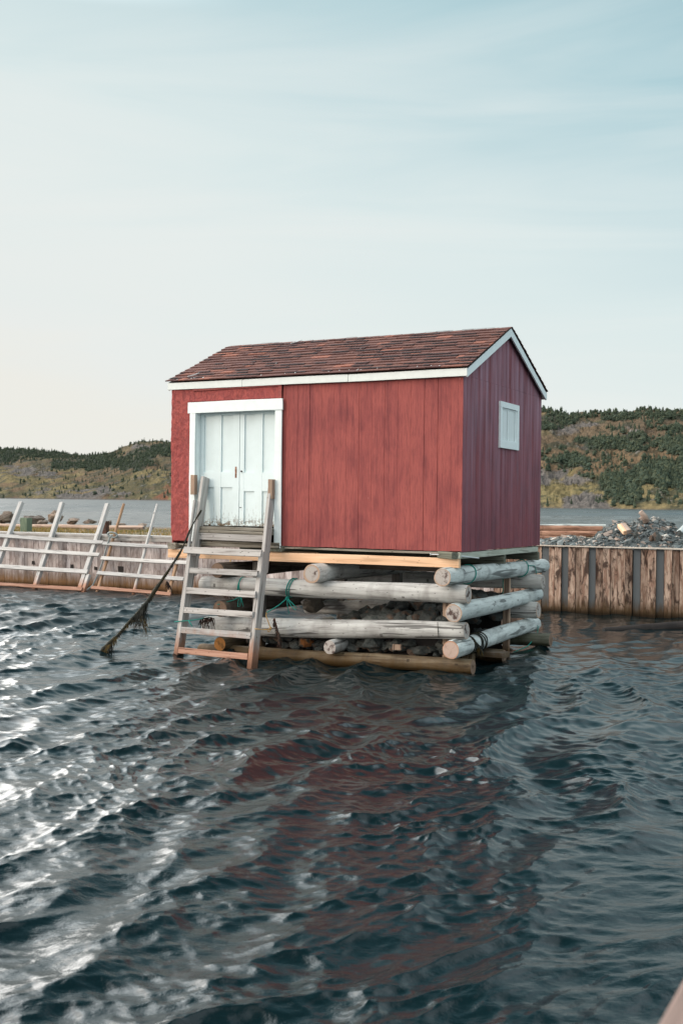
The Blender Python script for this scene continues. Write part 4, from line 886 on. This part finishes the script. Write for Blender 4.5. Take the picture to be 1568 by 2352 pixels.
# mooring rope from the ladder into the water, with weed
A_ = HM @ (ladp(418, 500) + nrmL * .02); K_ = HM @ (ladp(318, 690) + nrmL * .04); B_ = wat(230, 1499, -.02)
cr = lambda X, Y: ((X / 1.96 + 350) / 1.7418, (Y / 1.96 + 2050) / 1.7418)
pts = [A_, K_]
for (X, Y, t) in ((740, 290, .12), (650, 435, .28), (565, 560, .42), (470, 700, .57), (385, 795, .68), (240, 960, .85), (150, 1045, .94)):
    pts.append(at(*cr(X, Y), K_.y + (B_.y - K_.y) * t))
pts.append(B_); pts.append(B_ + (B_ - pts[-2]).normalized() * .35)
pc = []
for i in range(len(pts) - 1):
    p0, p1, p2, p3 = pts[max(i - 1, 0)], pts[i], pts[i + 1], pts[min(i + 2, len(pts) - 1)]
    for j in range(6):
        t = j / 6; pc.append(.5 * ((2 * p1) + (p2 - p0) * t + (2 * p0 - 5 * p1 + 4 * p2 - p3) * t * t + (3 * p1 - 3 * p2 + p3 - p0) * t ** 3))
mb = MB(); mb.tube(pc, lambda t: .0125 + .012 * float(sstep(.12, .45, t)) + .004 * math.sin(t * 60) + .005 * math.sin(t * 17) * float(t > .3), 9)
mr = mb.build('mooring_rope', M['rope'], None, None, True); tag(mr, 'thick dark mooring rope running from the ladder down into the water, hung with seaweed', 'rope')
mb = MB(); body = pc[int(len(pc) * .22):-7]; fr_l = lambda t: .05 + .02 * math.sin(t * 30) + (.30 * math.exp(-((t - .62) / .09) ** 2)) + .12 * math.exp(-((t - .86) / .07) ** 2)
weed(mb, body, 900, .045, .007, 21, up=.6); weed(mb, body[int(len(body) * .35):], 800, lambda t: .06 + .40 * math.exp(-((t - .28) / .09) ** 2) + .14 * math.exp(-((t - .75) / .08) ** 2), .011, 22); mb.build('seaweed', M['weed'], mr)

# ------------------------------------------------------------------ the two quay walls
up3 = Vector((0, 0, 1))
WL0, WL1 = wat(0, 1339), wat(385, 1359); WR0, WR1 = wat(1240, 1426), wat(1568, 1441)
dL = (WL1 - WL0).normalized(); nL = Vector((dL.y, -dL.x, 0)); dR = (WR1 - WR0).normalized(); nR = Vector((dR.y, -dR.x, 0))
zL = (onplane(0, 1221, WL0, nL).z + onplane(385, 1242, WL0, nL).z) / 2; zR = (onplane(1240, 1256, WR0, nR).z + onplane(1568, 1261, WR0, nR).z) / 2
print('quay', WL0, WL1, WR0, WR1, 'heights', zL, zR)
def isect(P, d, Q, e):
    k_ = ((Q.x - P.x) * e.y - (Q.y - P.y) * e.x) / (d.x * e.y - d.y * e.x); return P + d * k_
JJ = WL0 + dL * ((at(1120, 1400, 23).x - WL0.x) / dL.x) ; JJ = isect(WL0, dL, WR0, dR)
if not (-4 < JJ.x < WR0.x - .1): JJ = WL0 + dL * ((WR0.x - .6 - WL0.x) / dL.x)
print('join', JJ); RE = WR1 + dR * 16; dW = (RE - JJ).normalized(); nW = Vector((dW.y, -dW.x, 0)); JW = Vector((JJ.x, JJ.y, 0))
LS = WL0 - dL * 16
def plank_wall(nm, P, Q, n, ztop, mt, wmin, wmax, zb=-1.2, special=0.0, label='', capm=None, capo=None, jit=.006, holes=()):
    d = (Q - P); L_ = d.length; root = empty(nm, Matrix.Translation(P) @ Matrix.Rotation(math.atan2(d.y, d.x), 4, 'Z'), label, 'quay wall')
    mb = MB(); rd2 = random.Random(77); x = 0; last = False; y_out = -1 if n.dot(Vector((-d.y, d.x, 0))) > 0 else 1; back = []
    while x < L_:
        w_ = rd2.uniform(wmin, wmax); x1 = min(x + w_, L_); off = rd2.uniform(-jit, jit); t = rd2.random(); g_ = rd2.uniform(.003, .010) + (rd2.random() < .12) * .012
        if special and rd2.random() < special and not last: off = .035; t = -1.0; last = True
        else: last = False
        e_ = .002; top = ztop - rd2.uniform(0, .012); lean = rd2.uniform(-.005, .005)
        vs = [(x + g_ / 2, off, zb), (x1 - g_ / 2, off, zb), (x1 - g_ / 2 + lean, off, top), (x + g_ / 2 + lean, off, top), (x + g_ / 2, .06 + off, zb), (x1 - g_ / 2, .06 + off, zb), (x1 - g_ / 2 + lean, .06 + off, top), (x + g_ / 2 + lean, .06 + off, top)]
        mb.add(vs, [(0, 1, 2, 3), (5, 4, 7, 6), (0, 3, 7, 4), (1, 5, 6, 2), (3, 2, 6, 7), (0, 4, 5, 1)], 0, t); x = x1
    mb.box((0, .11, zb), (L_, .16, ztop - .05), 1, 0); o = mb.build('planking', [mt, M['dark']], root)
    return root
qa = plank_wall('quay_wall', LS, JJ, nL, zL, M['quay_l'], .13, .20, label='quay wall of pale grey upright planks with a brown tide line, behind the leaning racks')
QL = (JJ - LS).length
xh = lambda X: ((wat(X / 3.9016, 1345) - LS).dot(dL))
mb = MB(); x = 0; rd2 = random.Random(4)
while x < QL: x1 = min(x + rd2.uniform(2.5, 3.6), QL); mb.box((x + .004, -.05, zL + .003), (x1 - .004, .55, zL + .05), j=.003); x = x1
mb.build('cap_board', M['cap'], qa); mb = MB(); mb.box((0, -.035, zL - .09), (QL, -.012, zL)); mb.build('edge_board', M['cap'], qa)
mb = MB()
for X, Y_, s_ in ((300, 1235, .045), (648, 1270, .05), (862, 1285, .045), (1083, 1297, .08), (930, 1100, .0)):
    if s_:
        P = onplane(X / 3.9016, Y_ / 3.9016 + 976, WL0, nL); xx = (P - LS).dot(dL); mb.box((xx - s_, -.0135, P.z - s_), (xx + s_, -.0085, P.z + s_), 0, 0, .012)
mb.build('plank_hole', M['dark'], qa)
zR = (onplane(1240, 1256, JW, nW).z + onplane(1568, 1261, JW, nW).z) / 2
qb = plank_wall('quay_wall', JJ + nR * .0, RE, nW, zR, M['quay_r'], .135, .165, special=.13, jit=.016, label='quay wall of mottled brown planks with bare grey ones between, right of the shed')
mb = MB(); Lr = (RE - JJ).length; x = 0
while x < Lr: x1 = min(x + rd2.uniform(2.5, 3.5), Lr); mb.box((x + .003, -.035, zR + .003), (x1 - .003, .09, zR + .028), j=.004); x = x1
mb.build('cap_board', M['cap_pale'], qb)
# land behind the walls
bk = Vector((.35, .94, 0)).normalized(); W_ = 13
fl = [LS, JJ, RE]; mb = MB(); vs = []; nx_ = 60
def edge(t): return LS.lerp(JJ, t * 2) if t < .5 else JJ.lerp(RE, t * 2 - 1)
for i in range(nx_ + 1):
    e_ = edge(i / nx_)
    for j, (dd, zz) in enumerate(((.13, -.02), (.56, -.01), (2, .0), (5, .04), (8, .03), (10.5, -.05), (12.3, -.35), (13.5, -.9), (16, -1.9))):
        p = e_ + bk * dd; zt_ = zL if i < nx_ / 2 else zR; vs.append((p.x, p.y, zt_ + zz + (random.uniform(-.03, .03) if j > 1 else -.01)))
mb.add(vs, [(i * 9 + j, (i + 1) * 9 + j, (i + 1) * 9 + j + 1, i * 9 + j + 1) for i in range(nx_) for j in range(8)])
tag(mb.build('ground', M['infill'], None, None, True), kind='structure')
# grass strip on the left quay
mb = MB(); rd2 = random.Random(8)
for i in range(15000):
    t = rd2.uniform(8, QL); d_ = rd2.uniform(.75, 5.5) ** 1.0; p = LS + dL * t + bk * d_; dens = mnoise.noise(Vector((p.x * .5, p.y * .5, 0)))
    if dens < -.15 + rd2.uniform(-.3, .3): continue
    h_ = rd2.uniform(.04, .13); a = rd2.uniform(0, 3.14); dx, dy = math.cos(a) * .014, math.sin(a) * .014; lx, ly = rd2.uniform(-.03, .03), rd2.uniform(-.03, .03)
    tt = min(1, max(0, .5 + .6 * mnoise.noise(Vector((p.x * .8, p.y * .8, 4))) + rd2.uniform(-.25, .25)))
    mb.add([(p.x - dx, p.y - dy, zL), (p.x + dx, p.y + dy, zL), (p.x + lx, p.y + ly, zL + h_)], [(0, 1, 2)], 0, tt)
tag(mb.build('grass', M['grass']), 'golden green grass strip growing along the top of the left quay', 'grass', kind='stuff')

# ------------------------------------------------------------------ leaning racks
ex = lambda X, Y: (X / 3.9016, Y / 3.9016 + 976)
def rack(label, posts, rails, lowm):
    root = None; parts = []
    Pf = WL0 + nL * (.95 if nL.y < 0 else -.95); nout = nL if nL.y < 0 else -nL; Pf = WL0 + nout * .95
    def foot(X, Y): return onplane(*ex(X, Y), Pf, nL)
    A = foot(*posts[0][0]); Bp = onplane(*ex(*posts[0][1]), WL0 - nout * .42, nL)
    root = empty('boat_rack', Matrix.Translation(foot(*posts[-1][0])), label, 'rack'); T_ = Matrix.Translation(-foot(*posts[-1][0]))
    # inclined plane of the rack
    top = onplane(*ex(*posts[0][1]), WL0 - nout * .42, nL); a_ = foot(*posts[0][0]); n_ = dL.cross(top - a_).normalized()
    Pn = a_
    for (f_, t_, wd, kind, mt) in posts:
        a = onplane(*ex(*f_), Pn, n_); b = onplane(*ex(*t_), Pn, n_); a = a + (a - b).normalized() * .45
        if kind == 'sq': beam('rack_post', a, b, wd, wd, M[mt], root, up=nout, M0=T_, ch=.008, j=.004)
        else: logm('rack_post', a, b, wd / 2, wd * .40, [M[mt], M['end_brown']], root, 3, M0=T_)
    off = n_ * (.075 if n_.dot(nout) > 0 else -.075)
    for (a_, b_, h_, mt) in rails:
        a = onplane(*ex(*a_), Pn, n_) + off; b = onplane(*ex(*b_), Pn, n_) + off; beam('rack_rail', a, b, .04, h_, M[mt], root, up=(top - foot(*posts[0][0])), M0=T_, ch=.005, j=.004, seg=8)
    return root
rack('large pale square-timbered rack with three rails leaning on the far left of the quay wall',
     [((325, 1435), (562, 700), .115, 'sq', 'rack'), ((-75, 1410), (195, 697), .115, 'sq', 'rack'), ((725, 1465), (968, 712), .115, 'sq', 'rack'), ((760, 1470), (800, 1345), .10, 'sq', 'rack'), ((-470, 1390), (-190, 690), .115, 'sq', 'rack')],
     [((-600, 965), (938, 1070), .105, 'rack'), ((-640, 1080), (905, 1178), .105, 'rack'), ((-680, 1235), (800, 1330), .115, 'rack'), ((-700, 1395), (752, 1485), .095, 'rack_low')], 'rack_low')
rack('smaller rack with round poles and three rails leaning on the quay wall beside the shed',
     [((885, 1455), (1112, 710), .085, 'rd', 'rack_brown'), ((1205, 1485), (1411, 712), .085, 'rd', 'rack'), ((1515, 1510), (1700, 800), .095, 'rd', 'rack_brown')],
     [((940, 1076), (1790, 1122), .10, 'rack'), ((922, 1208), (1760, 1255), .10, 'rack'), ((887, 1340), (1660, 1395), .10, 'rack'), ((835, 1468), (1545, 1532), .085, 'rack_low')], 'rack_low')
nout = nL if nL.y < 0 else -nL
def on_wall(X, Y, off=0.0): return onplane(*ex(X, Y), WL0 + nout * off, nL)
mb = MB(); mb.tube([on_wall(1010, 985, .3), on_wall(985, 1005, .35), on_wall(955, 1100, .35), on_wall(920, 1230, .45), on_wall(870, 1360, .6), on_wall(830, 1440, .8), on_wall(760, 1495, 1.0)], .02, 7)
for i in range(4): mb.tube([on_wall(1010 + 45 * math.cos(a + i), 985 + 25 * math.sin(a * 1.1 + i), .28 + .05 * math.sin(a)) for a in np.linspace(0, 6.3, 12)], .017, 6)
tag(mb.build('rope', M['rope_grey'], None, None, True), 'grey rope knotted on the brown pole and hanging down the quay wall', 'rope')
mb = MB(); mb.tube([at(700 / 1.0 * 0 + 533, 1338 - 75, 26.2), at(529, 1290, 26.2), at(526, 1315, 26.1)], .014, 6)
o = mb.build('rope', M['rope_yellow'], None, None, True); tag(o, 'yellow rope with a weed clump hanging on the quay wall seen between ladder and crib', 'rope')
mb = MB(); weed(mb, [at(526, 1315, 26.1), at(524, 1350, 26.1)], 120, .35, .03, 31); mb.build('seaweed', M['weed_dark'], o)
mb = MB(); weed(mb, [at(383, 1334, 26.4), at(390, 1345, 26.4)], 50, .16, .02, 33); o = mb.build('seaweed', M['weed_dark']); tag(o, 'dark seaweed clump hanging from the foot of the smaller rack', 'seaweed')
# tide weed fringe on left wall comes from the plank stain; low weed clumps
# posts and boulders on the left quay
def on_land(X, Y, Yd): return at(*ex(X, Y), Yd)
def upright(nm, Xl, Xr, Yt, Yb, dist, mt, label, cat='post'):
    b = onplane(*ex((Xl + Xr) / 2, Yb), WL0 - nout * dist, nL); t = onplane(*ex((Xl + Xr) / 2, Yt), WL0 - nout * dist, nL); wd = (Xr - Xl) / 3.9016 / F * b.y * .85
    o = beam(nm, (b.x, b.y, zL), (b.x, b.y, t.z), wd, wd * .9, M[mt], None, up=nL, ch=.012, j=.004); return tag(o, label, cat)
upright('mooring_post', 190, 285, 833, 965, .95, 'green_post', 'squat green painted mooring post on the left quay')
upright('mooring_post', 915, 978, 862, 998, .55, 'rust', 'dark rusty steel post on the quay just right of the third rack post')
bm_ = [rock_mesh(60 + i, .8, .22) for i in range(5)]
for m_ in bm_: m_.materials.append(M['boulder'])
blab = ['two-humped grey boulder at the far left edge of the quay', 'low wide tan boulder behind the green mooring post', 'tall pointed brown boulder behind the second rack post', 'rounded grey boulder right of the pointed one', 'wide flat dark boulder in front of the open water, fourth from the left rack post', 'small dark boulder just left of the rusty post', 'small dark boulder right behind the rusty post', 'low flat dark stone between the third rack post and the brown pole', 'dark boulder behind the end of the driftwood log', 'small dark stone right of the driftwood log end', 'tiny dark stone beside the shed corner on the quay', 'boulder top showing low between the tan and the pointed boulders']
for i, (a, b, t, bt) in enumerate(((-40, 135, 765, 895), (170, 412, 808, 905), (408, 588, 768, 898), (578, 728, 828, 895), (725, 885, 843, 892), (875, 930, 855, 900), (950, 1012, 853, 905), (1022, 1142, 880, 905), (1212, 1330, 876, 940), (1312, 1388, 903, 940), (1430, 1560, 935, 960), (330, 440, 850, 905))):
    Yd = 40.0 if i < 8 else 36.0; c = at(*ex((a + b) / 2, (t + bt) / 2), Yd); rx = (b - a) / 2 / 3.9016 / F * Yd; rz = (bt - t) / 2 / 3.9016 / F * Yd
    o = bpy.data.objects.new('boulder', bm_[i % 5]); COL.objects.link(o); o.location = c; o.scale = (rx * 1.05, rx * .9, rz * 1.35); o.rotation_euler = (0, 0, i * .9 if rx < rz * 1.6 else 0); tag(o, blab[i], 'boulder', 'boulders along the back of the left quay')
a = at(*ex(-300, 898), 37.0); b = at(*ex(1290, 922), 33.5); o = logm('driftwood_log', a, b, .065, .06, [M['drift'], M['end']], None, 6); tag(o, 'long pale driftwood log lying behind the grass on the left quay', 'log')

# ------------------------------------------------------------------ logs and rubble on the right quay
q5 = lambda X, Y: ((X / 2.352 + 2080) / 1.7418, (Y / 2.352 + 1550) / 1.7418)
for (x0_, y0_, x1_, y1_, Yd, r_, mt, lb) in ((-150, 1305, 800, 1303, 33, .055, 'log_pale', 'thin white weathered log, topmost behind the shed on the right quay'), (-150, 1332, 770, 1333, 31, .095, 'drift_red', 'thick reddish log just under the white one on the right quay'), (-150, 1372, 720, 1384, 29, .085, 'drift_red', 'reddish split log in front of the thick one on the right quay'), (-150, 1405, 560, 1425, 27.5, .06, 'drift_red', 'thin reddish log nearest the quay edge beside the rubble'), (380, 1405, 620, 1452, 26, .06, 'drift', 'short grey driftwood stick poking into the rubble heap')):
    a = at(*q5(x0_, y0_), Yd); b = at(*q5(x1_, y1_), Yd); o = logm('log', a, b, r_, r_ * .9, [M[mt], M['end_brown']], None, 5); tag(o, lb, 'log')
def heap_top(px):
    X = (px * 1.7418 - 2080) * 2.352
    return (np.interp(X, [150, 230, 300, 350, 420, 500, 560, 620, 700, 800, 870, 910, 960, 1010, 1070, 1140, 1230, 1280, 1340, 1400, 1470, 1560, 1750, 2000, 2300], [1442, 1430, 1418, 1408, 1425, 1452, 1440, 1405, 1345, 1290, 1272, 1300, 1290, 1252, 1240, 1236, 1238, 1275, 1292, 1345, 1372, 1385, 1400, 1440, 1480]) / 2.352 + 1550) / 1.7418
mb = MB(); rd2 = random.Random(12)
def small_stone(c, r, t, flat=.7):
    vs = []; rz = Matrix.Rotation(rd2.uniform(0, 6.28), 3, 'Z') @ Matrix.Rotation(rd2.uniform(-1, 1), 3, 'X')
    for p in ((1, 0, 0), (0, 1, 0), (-1, 0, 0), (0, -1, 0), (.3, .3, 1), (-.3, -.2, -1), (.6, -.6, .5), (-.6, .5, .45)):
        vs.append(c + rz @ Vector((p[0] * r * rd2.uniform(.7, 1.4), p[1] * r * rd2.uniform(.6, 1.1), p[2] * r * flat * rd2.uniform(.6, 1.2))))
    mb.add(vs, [(0, 6, 4), (6, 3, 4), (3, 2, 4), (2, 7, 4), (7, 1, 4), (1, 0, 4), (1, 0, 5)[::-1], (0, 3, 5)[::-1], (3, 2, 5)[::-1], (2, 1, 5)[::-1], (0, 3, 6), (2, 1, 7)], 0, t)
core = []
for i in range(9000):
    px = rd2.uniform(1225, 1800) if rd2.random() < .9 else rd2.uniform(1225, 1260); Pe = onplane(px, 1255, JW, nW); e_ = Vector((Pe.x, Pe.y, 0)); depth = 1.5 ; s_ = rd2.random()
    p = e_ + bk * (.24 + s_ * depth * 2); zt = at(px, float(heap_top(px)), e_.y + 1.6).z; prof = math.sin(min(1, s_ * 2) * math.pi / 2) if s_ < .5 else math.cos((s_ - .5) * math.pi)
    z = zR + max(0.0, zt - zR) * prof
    r_ = rd2.choice((.02, .03, .035, .045, .055, .07, .095)) * (1 if rd2.random() > .03 else 1.8); tt = rd2.random() ** 1.3
    small_stone(Vector((p.x, p.y, z - r_ * .2 + rd2.uniform(-.02, .03))), r_, tt if rd2.random() > .12 else rd2.uniform(.8, 1))
# solid body under the loose stones
nxx, nss = 90, 12; base = len(mb.v); vs = []
for i in range(nxx + 1):
    px = 1225 + 575 * i / nxx; Pe = onplane(px, 1255, JW, nW)
    for j in range(nss + 1):
        s_ = j / nss; p = Vector((Pe.x, Pe.y, 0)) + bk * (.13 + s_ * 3.1); zt = at(px, float(heap_top(px)), Pe.y + 1.6).z; prof = math.sin(min(1, s_ * 2) * math.pi / 2) if s_ < .5 else math.cos((s_ - .5) * math.pi)
        vs.append((p.x, p.y, zR + max(0, zt - zR) * prof - .04 + random.uniform(-.02, .02)))
mb.add(vs, [(i * (nss + 1) + j, (i + 1) * (nss + 1) + j, (i + 1) * (nss + 1) + j + 1, i * (nss + 1) + j + 1) for i in range(nxx) for j in range(nss)], 0, .1)
tag(mb.build('rubble', M['rubble']), 'heap of grey broken stone rubble on the right quay', 'rubble', kind='stuff')
def heap_hit(X, Y):
    px, py = q5(X, Y); Pe = onplane(px, 1255, JW, nW); zt = at(px, float(heap_top(px)), Pe.y + 1.6).z
    for i in range(120):
        s_ = i / 120; y = Pe.y + bk.y * (.15 + 3 * s_); P = at(px, py, y); prof = math.sin(min(1, s_ * 2) * math.pi / 2) if s_ < .5 else math.cos((s_ - .5) * math.pi)
        if P.z <= zR + max(0, zt - zR) * prof + .03: return P
    return at(px, py, Pe.y + 1.6)
hb = heap_hit(1185, 1262); a = at(*q5(1185, 1272), hb.y - .03); b = at(*q5(1130, 1170), hb.y - .03); mid = at(*q5(1168, 1215), hb.y - .03); mb = MB(); mb.tube([a, mid, b, b + (b - mid) * .08], lambda t: .075 - .030 * t, 10); mb.tube([at(*q5(1178, 1262), hb.y - .05), at(*q5(1128, 1222), hb.y - .05)], .03, 8)
tag(mb.build('driftwood_stump', M['drift'], None, None, True), 'forked grey driftwood stump sticking out of the top of the rubble heap', 'driftwood')
for i, (xa, ya, xb, yb, lb) in enumerate(((930, 1302, 985, 1368, 'left of two pale sawn blocks lying on the rubble heap'), (968, 1290, 1022, 1358, 'right of two pale sawn blocks lying on the rubble heap'))):
    h0 = heap_hit(xb, yb); a = at(*q5(xa, ya), h0.y + .18); b = at(*q5(xb, yb), h0.y - .12); o = beam('sawn_block', a, b, .09, .09, M['fresh'] if i == 0 else M['drift'], None, up=(0, -1, .6)); tag(o, lb, 'block')
for (X, Y, r_, tt, lb) in ((1228, 1420, .11, 'rock', 'pale cream stone standing in the front of the rubble heap'), (1290, 1420, .22, 'rock', 'largest grey slab in the front of the rubble heap'), (1090, 1385, .13, 'rock', 'grey flat stone in the middle of the rubble heap'), (1500, 1385, .15, 'rock', 'dark rock at the right end of the rubble heap')):
    c = heap_hit(X, Y); o = bpy.data.objects.new('stone', rm[int(X) % 12].copy()); COL.objects.link(o); o.data.materials.clear(); o.data.materials.append(M['post_pale'] if X == 1228 else M['rock']); o.location = c; o.scale = (r_ * .6, r_ * .5, r_); tag(o, lb, 'stone')
o = logm('log', heap_hit(1468, 1375) + Vector((0, -.1, 0)), heap_hit(1640, 1310) + Vector((0, .3, .1)), .06, .07, [M['log_pale'], M['end']], None, 4); tag(o, 'bleached white log at the right end of the rubble heap', 'log')
o = logm('floating_log', wat(1385, 1452, -.05), wat(1640, 1434, .06), .08, .12, [M['float'], M['float']], None, 6); tag(o, 'dark sodden log floating by the foot of the brown quay wall', 'log')
# ------------------------------------------------------------------ hand rail in the near corner
a = onplane(1505 + 62, 2352, Vector((0, 0, 1.62)), up3); b0 = onplane(1568, 2239, Vector((0, 0, 1.62)), up3); a0 = onplane(1505, 2352, Vector((0, 0, 1.62)), up3)
d_ = (b0 - a0).normalized(); sd_ = Vector((d_.y, -d_.x, 0)); o = beam('wharf_rail', a0 - d_ * .9 + sd_ * .15 - up3 * .025, b0 + d_ * 1.6 + sd_ * .15 - up3 * .025, .30, .05, M['rail'], None, ch=.012); tag(o, 'blurred pinkish brown wooden rail in the bottom right corner', 'rail')
bpy.context.view_layer.update()
print('objects', len(bpy.data.objects))
